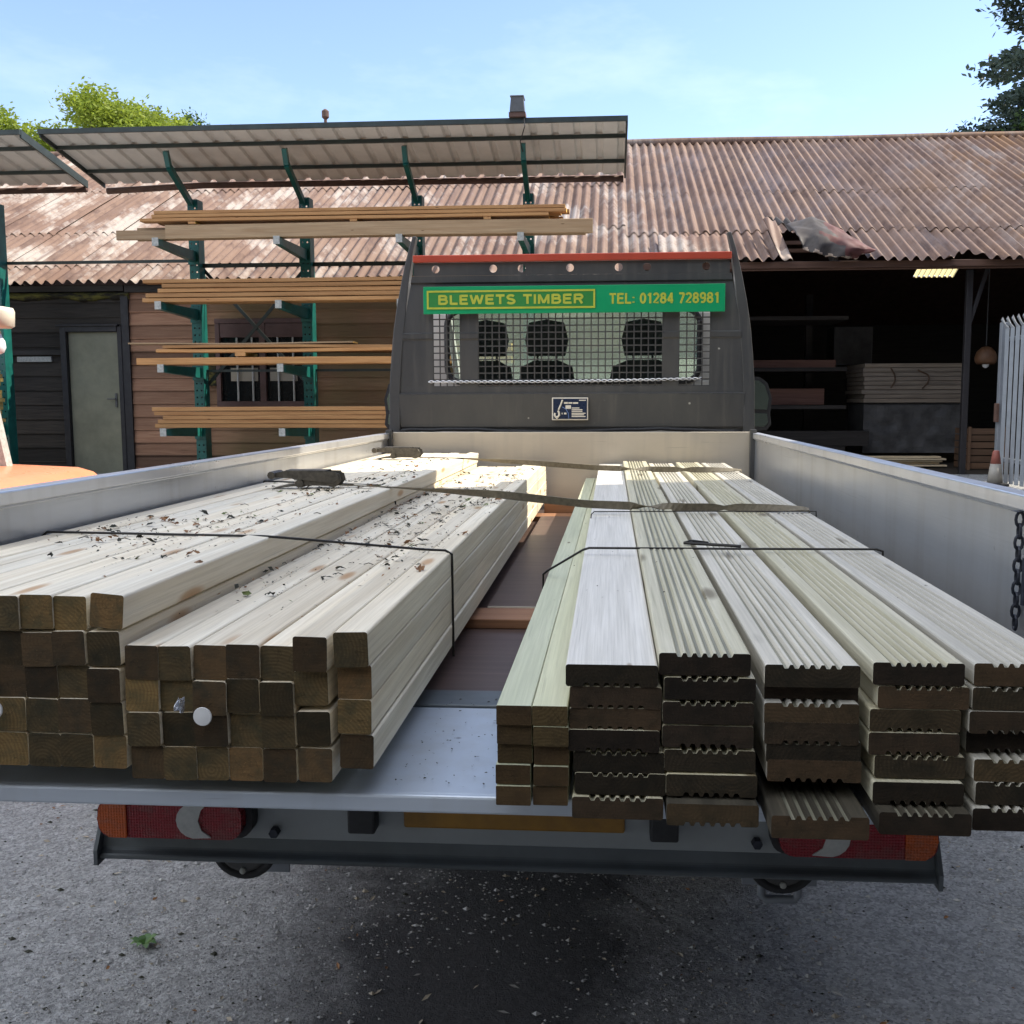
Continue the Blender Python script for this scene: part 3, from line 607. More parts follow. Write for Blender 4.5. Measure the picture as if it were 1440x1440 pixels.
for i, (x0, x1, z0, z1, y) in enumerate([(1.1, 3.42, 2.03, 2.15, 16), (1.1, 3.30, 1.47, 1.72, 16.2), (1.2, 3.85, .86, 1.08, 15.6)]):
    solidbox('stacked_beam', (x0, x1, y, y+.5, z0, z1), M['beam_dim'] if i < 2 else M['dark_wood'], ['thin reddish-brown beam on the upper shelf in the dark bay', 'thick brown beam on the middle shelf in the dark bay', 'dark low beam near the floor of the open bay'][i], 'beam', group='beams shelved in the open bay')
sh = empty('storage_rack', (2.2, 16.3, .57), 'dark timber storage rack holding beams inside the open bay', 'rack')
for x in (1.25, 3.15):
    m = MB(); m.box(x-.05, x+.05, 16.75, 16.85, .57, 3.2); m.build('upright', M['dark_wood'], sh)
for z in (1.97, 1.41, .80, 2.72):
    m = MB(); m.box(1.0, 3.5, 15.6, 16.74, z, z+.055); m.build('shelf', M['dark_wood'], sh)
solidbox('dark_cabinet', (3.72, 4.35, 17.6, 18.2, 2.12, 2.75), M['pack_dark'], 'dim grey box standing on the grey-brown sheet pack', 'box')
cb = empty('slatted_crate', (5.15, 14.9, .57), 'brown slatted crate on the shed floor beside the steel gate', 'crate')
for i in range(6):
    m = MB(); z = .59+i*.095; m.box(4.93, 5.45, 14.6, 14.62, z, z+.08); m.box(4.93, 4.95, 14.62, 15.1, z, z+.08); m.build('slat', M['crate'], cb)
for x in (4.94, 5.4):
    m = MB(); m.box(x, x+.04, 14.575, 14.599, .57, 1.17); m.build('corner_batten', M['crate'], cb)
hl = empty('hanging_lamp_shade', (5.1, 14.5, 2.15), 'round dull orange lamp shade hanging in the open bay', 'lamp')
m = MB(); m.lathe((5.1,14.5,2.02), [(.02,.24),(.06,.23),(.12,.17),(.145,.09),(.135,.03),(.11,.0),(.10,.02),(.125,.07),(.11,.15),(.02,.21)], n=20); m.build('shade', M['basket'], hl, smooth=True)
m = MB(); m.tube([(5.1,14.5,2.27),(5.1,14.5,3.6)], .008, 6); m.build('cord', M['black'], hl)
m = MB(); m.lathe((5.1,14.5,1.97), [(.01,0),(.04,.02),(.05,.06),(.03,.1)], n=12); m.build('bulb', M['lamp_globe'], hl, smooth=True)

# ------------------------------------------------------------------ steel palisade gate and cone
gt = empty('palisade_gate', (4.52, 11.3, .55), 'grey steel palisade gate leaf with pointed pales before the open bay', 'gate')
for z in (2.22, .82):
    m = MB(); m.box(4.595, 4.645, 9.4, 12.45, z, z+.045); m.build('rail', M['fence'], gt)
m = MB(); m.box(4.55, 4.63, 12.45, 12.53, .55, 2.44); m.build('gate_post', M['fence'], gt, bevel=.005)
m = MB(); m.box(4.515, 4.549, 12.42, 12.50, 1.28, 1.50); m.build('lock', M['iron'], gt, bevel=.004)
for i in range(20):
    y = 12.36-i*.155; w = .034; m = MB()
    pr = [(-w, .012), (-w*.5, -.012), (0, .004), (w*.5, -.012), (w, .012)]
    def pl(u, v, y=y):
        k = int(round(u*4)); dy, dx = pr[k]; z = .58+1.78*min(v, .9)/.9
        lean = 0
        if v > .9: t = (v-.9)/.1; z = 2.36+.13*t - abs(dy)*1.8*t; lean = -.10*t
        return (4.575+dx+lean*.6, y+dy*(1 if v < .95 else .7), z)
    m.grid(pl, 4, 20); m.build('pale', M['fence'], gt, solid=.004)
cn = empty('traffic_cone', (4.40, 12.05, .56), 'small faded red and white traffic cone by the steel gate', 'traffic cone')
m = MB(); m.box(4.28, 4.52, 11.93, 12.17, .56, .595); m.build('base', M['black'], cn, bevel=.01)
m = MB(); m.lathe((4.40,12.05,.595), [(.085,0),(.058,.22)], n=18); m.build('white_band', M['cone_white'], cn, smooth=True)
m = MB(); m.lathe((4.40,12.05,.595), [(.058,.2201),(.036,.36),(.025,.37)], n=18); m.build('tip', M['cone_red'], cn, smooth=True)

# ------------------------------------------------------------------ cantilever racks
KX = 12.5/13.0
CX = [-5.10, -3.71, -2.33, -.985]
def kz(z): return 1.55+(z-1.55)*KX
LV = [kz(3.42), kz(2.69), kz(1.955), kz(1.20)]            # arm heights
def column(rack, x, ztop, levels):
    m = MB(); hs = {}
    z = .75
    while z < ztop-.05: hs[z] = [x-.028, x+.03]; z += .085
    m.holes(x-.058, x+.058, .5, ztop, 12.5, hs, .011, .04)
    c = m.build('column', M['rack_green'], rack, solid=.005)
    m = MB(); m.box(x+.0585, x+.064, 12.50, 12.67, .5, ztop); m.box(x-.064, x-.0585, 12.50, 12.67, .5, ztop); m.build('column_side', M['rack_green'], c)
    m = MB(); m.box(x-.09, x+.09, 11.6, 12.75, gz(12)-.02, gz(12)+.08); m.build('base_foot', M['rack_green'], c)
    for z in levels:
        m = MB(); m.prismx([(12.495, z-.10), (12.495, z+.03), (11.42, z+.02), (11.42, z-.055)], x-.032, x+.032); a = m.build('arm', M['rack_green'], rack, bevel=.004)
        m = MB(); m.box(x-.036, x+.036, 11.405, 11.418, z-.06, z+.03); m.build('end_plate', M['worn_white'], a)
        m = MB(); m.box(x-.07, x+.07, 12.475, 12.492, z-.13, z+.06); m.build('bracket', M['rack_green'], a)
def canopy(rack, x0, x1, y0=11.42, y1=12.88):
    zf, zb = kz(4.665), 4.285
    m = MB(); n = int((x1-x0)/.24)
    prof = [0, 0, .55, .72, .88, 1.0]
    pts = []
    for i in range(n): 
        for f, h in ((0,0),(.62,0),(.72,.028),(.90,.028)): pts.append((x0+(i+f)*(x1-x0)/n, h))
    pts.append((x1, 0))
    vs = []
    for x, h in pts: vs += [(x, y0, zf+h), (x, y1, zb+h)]
    m.add(vs, [(2*i, 2*i+2, 2*i+3, 2*i+1) for i in range(len(pts)-1)])
    m.build('canopy_sheet', M['canopy'], rack, solid=.003)
    fr = MB(); s = (zf-zb)/(y0-y1)
    def zz(y): return zf+(y-y0)*s
    fr.box(x0-.02, x1+.02, y0-.035, y0-.004, zf-.022, zf+.032)
    for y in (y0+.33, 12.42): fr.box(x0, x1, y, y+.035, zz(y)-.046, zz(y)-.006)
    for x in (x0-.022, x1+.002): fr.add([(x+dx, y, z) for dx in (0,.02) for y, z in ((y0, zf-.05),(y1, zb-.05),(y1, zb+.04),(y0, zf+.04))], [(0,1,2,3),(7,6,5,4),(0,4,5,1),(1,5,6,2),(2,6,7,3),(3,7,4,0)])
    fr.build('canopy_frame', M['rack_dark'], rack)
    return zz
rack = empty('cantilever_rack', (-3.0, 12.5, gz(12)), 'green steel cantilever timber rack with four columns under a long corrugated canopy', 'rack')
for i, x in enumerate(CX): column(rack, x, kz(4.10), LV if i < 3 else LV[:2])
zz = canopy(rack, kz(0)*0-6.37, .155)
for x in CX:
    m = MB(); p = [(x, 12.46, kz(4.04)), (x-.0, 11.86, zz(11.86)-.22), (x, 11.79, zz(11.79)-.07)]
    m.bar(p[0], p[1], .055, .07); m.bar(p[1], p[2], .055, .06); m.build('canopy_bracket', M['rack_green'], rack)
gu = MB(); gu.tube([(-6.36, 12.9, 4.20), (-5.10, 12.9, 4.25), (.15, 12.9, 4.24)], .04, 8); gu.build('gutter', M['iron'], rack, smooth=True)
tie = MB(); zt = kz(3.30); tie.box(CX[0], CX[3], 12.60, 12.64, zt-.035, zt+.012); tie.box(CX[0], CX[2], 12.59, 12.62, kz(1.93), kz(1.96))
tie.bar((CX[0], 12.655, zt), (CX[1], 12.655, kz(1.7)), .012, .04); tie.bar((CX[1], 12.645, zt), (CX[0], 12.645, kz(1.7)), .012, .04)
tie.bar((CX[2], 12.645, zt+.02), (CX[3], 12.645, zt-.02), .03, .045); tie.build('cross_bracing', M['rack_dark'], rack)
fl_ = empty('floodlight', (-1.02, 11.40, kz(4.70)), 'small grey floodlight on the front edge of the rack canopy', 'lamp')
zf = kz(4.665)+.035
m = MB(); m.prism([(-1.09, zf+.05), (-.93, zf+.05), (-.945, zf+.20), (-1.075, zf+.20)], 11.33, 11.50); m.box(-1.085, -.935, 11.325, 11.505, zf+.201, zf+.218); m.build('housing', M['lamp_grey'], fl_, bevel=.006)
m = MB(); m.box(-1.10, -.92, 11.34, 11.48, zf+.0005, zf+.048); m.build('bracket', M['iron'], fl_)
m = MB(); m.tube([(-.94, 11.38, zf+.02), (-.93, 11.36, zf-.10), (-1.0, 11.6, zf-.2), (-.985, 11.75, zf-.27)], .006, 6); m.build('cable', M['black'], fl_)
# second rack, entering the picture from the left
rk2 = empty('cantilever_rack', (-9.0, 12.5, gz(12)), 'second green steel rack under its own canopy, by the black wall', 'rack')
for x in (-7.66, -9.1, -10.54): column(rk2, x, kz(4.10), (kz(3.52), kz(1.22)))
zz2 = canopy(rk2, -11.4, -6.62)
for x in (-7.66, -9.1, -10.54):
    m = MB(); m.bar((x, 12.46, kz(4.04)), (x, 11.86, zz2(11.86)-.22), .055, .07); m.bar((x, 11.86, zz2(11.86)-.22), (x, 11.79, zz2(11.79)-.07), .055, .06); m.build('canopy_bracket', M['rack_green'], rk2)
m = MB(); m.tube([(-11.4, 12.9, 4.20), (-6.63, 12.9, 4.23)], .04, 8); m.build('gutter', M['iron'], rk2, smooth=True)
m = MB(); m.box(-10.44, -5.16, 12.66, 12.70, zt+.04, zt+.075); m.build('tie_bar', M['rack_dark'], rk2)

def xboard(x0, x1, y0, y1, z0, z1, mats, label, group, sag=.0, name='sawn_board'):
    z1 -= rr.uniform(0, .12)*(z1-z0); m = MB(); n = 8; c = min(.004, (z1-z0)*.2); h = [(y0, z0+c), (y0, z1-c), (y0+c, z1), (y1-c, z1), (y1, z1-c), (y1, z0+c), (y1-c, z0), (y0+c, z0)]
    k = len(h); ph = rr.uniform(0, 6); vs = []
    for i in range(n+1):
        x = x0+(x1-x0)*i/n; w = sag*math.sin(i/n*3.1*2+ph)
        vs += [(x, y, z+w) for y, z in h]
    m.add(vs, [(i*k+j, i*k+(j+1)%k, (i+1)*k+(j+1)%k, (i+1)*k+j) for i in range(n) for j in range(k)])
    m.add(vs[:k]+vs[-k:], [tuple(range(k)), tuple(range(k, 2*k))[::-1]], 1)
    o = m.build(name, mats, origin=((x0+x1)/2, (y0+y1)/2, z0))
    return tag(o, label, 'timber board', group)
WO = [M['rack_wood'], M['rack_end']]; WG = [M['rack_wood_grey'], M['rack_end']]
rr = random.Random(21)
lvlname = ['topmost', 'second', 'third', 'lowest']
def stack(z, rows, xl, xr, lv, deep=2, mats=WO, th=.036, y0=11.52, note='in the front row'):
    for i in range(rows):
        for d in range(deep):
            a = rr.uniform(-.12, .16) if d == 0 else rr.uniform(.0, .15); b = rr.uniform(-.12, .05)
            yy = y0+d*.165+rr.uniform(0, .012)*(d == 0)
            xboard(xl+a, xr+b, yy, yy+.155, z+i*(th+.002), z+i*(th+.002)+th-rr.uniform(0, .004), mats,
                   'sawn board on the %s rack arms behind the headboard, %s layer up, %s row deep' % (lvlname[lv], ORD[i], ORD[d]), 'sawn boards on the green cantilever rack', sag=.002)
z0 = LV[0]+.032
for d in range(3):
    xboard((-5.02, -5.62, -5.4)[d], -.20-.04*d, 11.5+d*.06, 11.545+d*.06, z0, z0+(.155, .115, .15)[d], WG, 'wide weathered board on edge on the topmost rack arms, %s from the front' % ORD[d], 'wide boards on edge on the rack', sag=.004)
for x in (-4.75, -2.9, -1.4): xboard(x, x+.08, 11.5, 12.2, z0+.157, z0+.187, WO, 'short spacer batten under the topmost boards, %s along from the doored end' % ORD[[-4.75,-2.9,-1.4].index(x)], 'spacer battens on the rack', name='spacer_batten')
z0 += .189
for i in range(3):
    for d in range(4):
        xl = -5.18+(-.16 if i == 0 and d == 0 else 0)+rr.uniform(0,.05); xr = -.62+rr.uniform(-.08,.18)
        xboard(xl, xr, 11.5+d*.16, 11.645+d*.16, z0+i*.042, z0+i*.042+.038, WO, 'sawn board lying on spacers under the long canopy, %s layer up, %s row deep' % (ORD[i], ORD[d]), 'sawn boards on the green cantilever rack', sag=.002)
stack(LV[1]+.032, 5, -5.22, -1.0, 1, 2, th=.051)
z0 = LV[2]+.032
for d in range(2): xboard(-5.42+.05*d, -1.1, 11.5+d*.17, 11.655+d*.17, z0, z0+.085, WO, 'thick orange-brown beam on the third rack arms, %s from the front' % ORD[d], 'thick beams on the rack', sag=.003)
xboard(-4.26, -4.14, 11.5, 11.9, z0+.088, z0+.135, WO, 'short spacer block between the beam and boards on the third rack arms', 'spacer battens on the rack', name='spacer_batten')
for i in range(2):
    for d in range(2): xboard(-5.22+.1*i+rr.uniform(-.06,.05), -1.1, 11.5+d*.17, 11.655+d*.17, z0+.138+i*.042, z0+.176+i*.042, WO, 'sawn board above the spacer block on the third rack arms, %s layer up, %s deep' % (ORD[i], ORD[d]), 'sawn boards on the green cantilever rack', sag=.008)
xboard(-5.52, -2.9, 11.52, 11.75, z0+.226, z0+.246, WG, 'thin greyish board lying highest on the third rack arms', 'sawn boards on the green cantilever rack', sag=.006)
stack(LV[3]+.032, 5, -5.24, -1.0, 3, 2, th=.047)
for j, (z, n) in enumerate(((kz(3.52)+.032, 7), (kz(1.22)+.03, 14))):
    for i in range(n):
        for d in range(2):
            th = .045
            xboard(-11.2, -7.28+rr.uniform(-.04,.03)+(.06 if (i == 0 and j == 0) else 0), 11.5+d*.2, 11.68+d*.2, z+i*(th+.003), z+i*(th+.003)+th, [M['rack_wood'], M['rack_end'] if (d == 1 or i == 0) else M['brown_end']], 'brown plank on the %s arms of the short-canopy rack, %s layer up, %s row' % (('upper','lower')[j], ORD[i], ('front','rear')[d]), 'planks on the second rack', sag=.001, name='sawn_plank')

# ------------------------------------------------------------------ trees beyond the shed
def tree(name, base, clumps, m, n, leaf, label, seed, trunk_r=.25, flat=1.0):
    rt = empty(name, base, label, 'tree'); r = random.Random(seed); b = Vector(base)
    tk = MB(); top = Vector(clumps[0][0])
    tk.tube([b+(0,0,-.2) if False else b-Vector((0,0,.3)), b.lerp(top, .35)+Vector((.15,0,0)), b.lerp(top, .7), top], [trunk_r, trunk_r*.75, trunk_r*.45, trunk_r*.12], 9)
    for c, rad in clumps[1:]:
        c = Vector(c); st = b.lerp(top, .35+.4*r.random()); tk.tube([st, st.lerp(c, .5)+Vector((0,0,.2)), c], [trunk_r*.35, trunk_r*.2, trunk_r*.06], 6)
    tk.build('trunk', M['bark'], rt, smooth=True)
    lf = MB(); wts = [rad**2 for _, rad in clumps]; sw = sum(wts)
    for (c, rad), w in zip(clumps, wts):
        c = Vector(c); k = max(6, int(n*w/sw/26)); 
        for _ in range(k):                                  # twig clusters inside each clump
            d = Vector((r.gauss(0,1), r.gauss(0,1), r.gauss(0,1))).normalized()*rad*(.35+.65*r.random()**.5)
            tc_ = c+Vector((d.x, d.y, d.z*flat)); sp = rad*.16+.12
            for _ in range(26):
                p = tc_+Vector((r.gauss(0,sp), r.gauss(0,sp), r.gauss(0,sp*.55*flat)))
                a = Vector((r.gauss(0,1), r.gauss(0,1), r.gauss(0,.6))).normalized(); bb = a.cross(Vector((r.gauss(0,1), r.gauss(0,1), r.gauss(0,1)))).normalized()
                s = leaf*r.uniform(.6, 1.3)
                lf.add([p-a*s, p+bb*s*.45, p+a*s, p-bb*s*.45], [(0,1,2,3)])
    lf.build('crown', m, rt, fixn=False); return rt
def blob(cx, cz, y, rx, rz_, k, rad, seed):
    r = random.Random(seed); return [((cx, y, cz), rad)]+[((cx+r.uniform(-1,1)*rx, y+r.uniform(-1,1)*rx*.7, cz+r.uniform(-1,.75)*rz_), rad*r.uniform(.55, 1.1)) for _ in range(k)]
tree('leafy_tree', (-16.3, 34, .5), blob(-15.6, 10.25, 34, 1.5, 1.5, 11, .85, 1), M['leaf_bright'], 17000, .085, 'bright green rounded tree showing above the end of the long rack canopy', 2)
tree('leafy_tree', (-20.4, 35, .5), blob(-19.9, 9.9, 35, 1.5, 1.6, 9, .75, 4), M['leaf_bright'], 12000, .085, 'bright green tree above the short rack canopy, beyond the black wall', 5)
tree('leafy_tree', (-18.0, 39, .5), blob(-18.3, 11.4, 39, 1.5, 1.5, 9, .7, 6), M['leaf_mid'], 4200, .08, 'thin airy tree between the two bright green trees', 7)
tree('leafy_tree', (-14.3, 37, .5), blob(-14.2, 10.6, 37, 1.0, 1.0, 7, .7, 8), M['leaf_mid'], 7000, .08, 'low green tree top close beside the rounded bright tree', 9)
cl = [((15.6, 30, 15.5), 2.0)]; r0 = random.Random(14)
for i in range(70):
    z = r0.uniform(6, 20); half = 4.9*max(.3, 1-((z-9)/14)**2 if z > 9 else 1)
    x = 14.9-half*r0.uniform(.15, 1.0) if i < 58 else 15.6+half*r0.random(); cl.append(((x, 30+r0.uniform(-2.5, 2.5), z-.18*(15.6-x)), r0.uniform(.55, 1.0)))
tree('dark_conifer', (15.6, 30, .5), cl, M['leaf_dark'], 36000, .11, 'tall dark blue-green tree with drooping branches behind the open bay', 15, .5, .45)
tree('bushy_tree', (10.6, 29.5, .5), blob(10.3, 8.2, 29.5, .9, .7, 6, .62, 16), M['leaf_dark'], 7000, .08, 'low dark bushy tree top just above the roof ridge', 17, .15)
tree('bushy_tree', (12.1, 28.6, .5), blob(11.75, 8.15, 28.6, .8, .9, 6, .6, 18), M['leaf_mid'], 7000, .08, 'lighter green bushy tree in front of the tall dark tree', 19, .15)

# ------------------------------------------------------------------ barn added right of the yard, out of view, to shade the truck
bn = empty('shade_barn', (7.2, 0, 0), 'unseen black boarded barn added beside the truck to cast its shade', 'barn')
BY1 = 5.32
m = MB(); m.box(3.4, 9.4, -7, BY1, 0, 7.0); m.add([(3.4,y,7.0) for y in (-7,BY1)]+[(6.4,y,8.6) for y in (-7,BY1)]+[(9.4,y,7.0) for y in (-7,BY1)], [(0,2,4),(1,5,3)]); m.build('wall', M['wall_black'], bn, origin=(0,0,0))
m = MB(); m.add([(3.2,-7.2,6.9),(3.2,BY1+.04,6.9),(6.4,BY1+.04,8.65),(6.4,-7.2,8.65)], [(0,1,2,3)]); m.add([(9.6,-7.2,6.9),(9.6,BY1+.04,6.9),(6.4,BY1+.04,8.65),(6.4,-7.2,8.65)], [(0,1,2,3)]); m.build('roof', M['roof'], bn, origin=(0,0,0), solid=.05)
b3 = empty('shade_workshop', (0, -11, 0), 'unseen dark boarded workshop added behind the truck to block sky light', 'workshop')  # unseen block behind the camera, added to cut sky light on rear faces
m = MB(); m.prism([(-16,0),(16,0),(16,7.2),(-16,7.2)], -15, -7.5); m.build('wall', M['wall_black'], b3, origin=(0,0,0))
m = MB(); m.prismx([(-15.3,7.2),(-7.2,7.2),(-7.2,7.3),(-11.2,9.0),(-15.3,7.3)], -16.3, 16.3); m.build('roof', M['roof'], b3, origin=(0,0,0))
for x in (-5.5, 2.5):
    m = MB(); m.box(x, x+3, -7.499, -7.44, 0, 3.6); m.build('door', M['door'], b3, bevel=.01)
b2 = empty('shade_store', (10, 9.5, 0), 'unseen dark boarded store added to shade the yard before the open bay', 'store')  # unseen, added to put the ground before the bay in shade
m = MB(); m.prism([(8.2,0),(12,0),(12,4.4),(8.2,5.6)], BY1+.1, 12.6); m.build('wall', M['wall_black'], b2, origin=(0,0,0))
m = MB(); m.prism([(8.0,5.67),(12.2,4.35),(12.2,4.42),(8.0,5.74)], BY1, 12.7); m.build('roof', M['roof'], b2, origin=(0,0,0))

# ------------------------------------------------------------------ the flatbed truck
XL, XR, XC = -1.275, .815, -.23
truck = empty('flatbed_truck', (XC, 3.9, 0), 'white dropside flatbed truck with dark grey headboard, its tailgate lowered, carrying timber', 'truck')
m = MB(); m.box(XL+.02, XR-.02, 2.062, 5.79, .90, .95); m.build('bed_floor', M['ply'], truck)
m = MB(); m.box(XL+.02, XR-.02, 1.952, 2.058, .905, .9525); m.build('floor_edge_strip', M['bumper'], truck, bevel=.003)
m = MB(); m.box(XL, XR, 1.50, 1.945, .925, .95); m.box(XL, XR, 1.484, 1.4995, .925, .953)
tg = m.build('tailgate', M['tailgate'], truck, bevel=.004)
m = MB()
for x in (-.9, -.2, .5): m.tube([(x-.09, 1.9485, .925), (x+.09, 1.9485, .925)], .011, 8)
m.build('hinge', M['bumper'], tg)
for x0, x1, s_ in ((XL-.012, XL+.013, -1), (XR-.013, XR+.012, 1)):
    m = MB(); m.box(x0, x1, 1.955, 5.86, .955, 1.335)
    sp_ = m.build('side_panel', M['alu'], truck, bevel=.003)
    m = MB(); m.box(x0-.012, x1+.012, 1.95, 5.865, 1.3355, 1.366); m.box(x0-.004, x1+.004, 1.952, 5.863, 1.328, 1.3353); m.build('top_rail', M['alu_edge'], sp_, bevel=.006)
    m = MB(); m.box(x0+.002, x1-.002, 1.945, 1.9545, .96, 1.33); m.build('end_cap', M['black'], sp_)
    m = MB(); xi = x1 if s_ < 0 else x0; d = -s_*.008
    m.box(min(xi, xi+d), max(xi, xi+d), 1.96, 2.0, 1.17, 1.26); m.tube([(xi+d*1.6, 1.98, 1.25), (xi+d*1.6, 1.98, 1.16)], .009, 8); m.build('latch', M['chain'], sp_)
    m = MB()
    for y in (2.9, 4.0, 5.1): m.box(min(x0 if s_ < 0 else x1, (x0 if s_ < 0 else x1)+s_*.02), max(x0 if s_ < 0 else x1, (x0 if s_ < 0 else x1)+s_*.02), y-.05, y+.05, .93, 1.05)
    m.build('hinge_bracket', M['bumper'], sp_)
# chain hanging at the rear of the dropside beside the added barn
ch = MB(); z = 1.318; i = 0
while z > 1.10:
    a = .0 if i % 2 == 0 else math.pi/2; ring = [(XR-.0235+.0075*math.cos(t)*math.cos(a), 2.03+.0075*math.cos(t)*math.sin(a), z+.0145*math.sin(t)) for t in [2*math.pi*k/10 for k in range(11)]]
    ch.tube(ring, .0030, 6, cap=False); z -= .0225; i += 1
ch.box(XR-.036, XR-.0135, 2.015, 2.045, 1.334, 1.3345); ch.build('chain', M['chain'], truck)
# front board, corner posts, headboard
m = MB(); m.box(XL+.014, XR-.014, 5.80, 5.83, .951, 1.372); m.build('front_board', M['bounce_alu'], truck, bevel=.003)
for x in (XL+.004, XR-.038):
    m = MB(); m.box(x, x+.034, 5.755, 5.799, .951, 1.385); m.box(x+.006, x+.028, 5.752, 5.7549, 1.33, 1.37); m.build('corner_post', M['dark_steel'], truck, bevel=.004)
UP = [(1.36, -1.276), (1.62, -1.274), (1.80, -1.262), (1.95, -1.248), (2.10, -1.225), (2.25, -1.195), (2.38, -1.165), (2.50, -1.128)]
def xl(z):
    for (a, xa), (b, xb) in zip(UP, UP[1:]):
        if z <= b: return xa+(xb-xa)*(z-a)/(b-a)
    return UP[-1][1]
def mir(x): return 2*XC-x
for mr in (0, 1):
    m = MB(); vs = []; n = 24
    for i in range(n+1):
        z = 1.36+1.125*i/n; w = .062-.040*max(0, (i/n-.55)/.45)**1.1; x0 = xl(z); ydep = .11-.05*i/n
        q = [(x0, 5.99-ydep, z), (x0+w, 5.99-ydep, z), (x0+w, 5.99, z), (x0, 5.99, z)]
        vs += [(mir(x), y, z_) for x, y, z_ in q] if mr else q
    m.add(vs, [(i*4+j, i*4+(j+1)%4, i*4+4+(j+1)%4, i*4+4+j) for i in range(n) for j in range(4)]+[(0,1,2,3), tuple(n*4+k for k in (3,2,1,0))])
    m.build('headboard_upright', M['dark_steel'], truck, bevel=.004)
WX0, WX1, WZ0, WZ1 = -1.018, .563, 1.63, 2.052
prof = [(1.377, 0.), (1.40, -.018), (1.585, -.030), (1.592, -.012), (1.63, -.010), (1.895, -.006), (1.905, -.014), (1.93, -.014), (1.938, -.004), (2.052, 0.), (2.215, .008), (2.222, -.004), (2.258, -.004)]
m = MB()
def pstrip(xa, xb, rows):
    for (z0, d0), (z1, d1) in zip(rows, rows[1:]):
        a0, b0 = xa(z0), xb(z0); a1, b1 = xa(z1), xb(z1)
        m.add([(a0, 5.915+d0, z0), (b0, 5.915+d0, z0), (b1, 5.915+d1, z1), (a1, 5.915+d1, z1)], [(0,1,2,3)])
el = lambda z: xl(z)+.058; er = lambda z: mir(xl(z))-.058
lo = [p for p in prof if p[0] <= WZ0]; mid = [p for p in prof if WZ0 <= p[0] <= WZ1]; hi = [p for p in prof if p[0] >= WZ1]
pstrip(el, er, lo); pstrip(el, er, hi); pstrip(el, lambda z: WX0, mid); pstrip(lambda z: WX1, er, mid)
for a, b in ((-.860, -.757), (.296, .387)): pstrip(lambda z, a=a: a, lambda z, b=b: b, mid)
hbp = m.build('headboard', M['dark_steel'], truck, solid=.004, fixn=False)
m = MB(); m.holes(-1.125, .665, 2.259, 2.332, 5.912, {2.296: [-.998,-.667,-.504,-.23,.045,.204,.534]}, .0225, .06)
m.build('hole_strip', M['dark_steel'], hbp, solid=.004)
m = MB(); m.box(-1.125, .672, 5.885, 5.935, 2.333, 2.372); m.build('red_cap_strip', M['red_paint'], truck, bevel=.004)
m = MB(); m.tube([(xl(1.376)+.05+1.975*i/30, 5.893+.004*math.sin(i), 1.377+.008*math.sin(i*.35)+.006*mnoise.noise((i*.5,0,0))) for i in range(31)], .011, 8); m.build('lower_seal', M['black'], truck, smooth=True)
gm = MB(); nx = 39; nz = 11
for seg in ((WX0, -.860), (-.757, .296), (.387, WX1)):
    k = int(round((seg[1]-seg[0])/.0412))
    for i in range(k+1):
        x = seg[0]+(seg[1]-seg[0])*i/k; gm.box(x-.0034, x+.0034, 5.908, 5.914, WZ0-.012, WZ1)
    for i in range(nz+1):
        z = WZ0+(WZ1-WZ0)*i/nz; gm.box(seg[0], seg[1], 5.9085, 5.9135, z-.0036, z+.0036)
gm.build('window_mesh', M['dark_steel'], truck)
wr = MB()
for ph in (0, math.pi):
    wr.tube([(-1.045+1.56*i/260, 5.893+.006*math.cos(i*.55+ph), 1.658+.012*i/260+.006*math.sin(i*.55+ph)-.006*math.sin(i/260*math.pi)) for i in range(261)], .0035, 5)
wr.build('twisted_wire', M['alu_edge'], truck, smooth=True)
# sign
SY = 5.858
m = MB(); m.box(-1.062, .636, SY, SY+.012, 2.040, 2.193)
sg = m.build('name_sign', M['sign_green'], truck, bevel=.002); sg['label'] = 'green sign reading BLEWETS TIMBER and a telephone number'
m = MB(); m.box(-1.037, -.090, SY-.0035, SY-.0002, 2.070, 2.166)
for z0_, z1_ in ((2.066, 2.0765), (2.1595, 2.170)): m.box(-1.041, -.086, SY-.0055, SY-.0008, z0_, z1_, 1)
for x in (-1.041, -.0965): m.box(x, x+.0105, SY-.0055, SY-.0008, 2.0766, 2.1594, 1)
m.build('sign_border', [M['sign_dark'], M['sign_yellow']], sg)
def arc(cx, cz, rx, rz_, a0, a1, n=12): return [(cx+rx*math.cos(R(a0+(a1-a0)*k/n)), cz+rz_*math.sin(R(a0+(a1-a0)*k/n))) for k in range(n+1)]
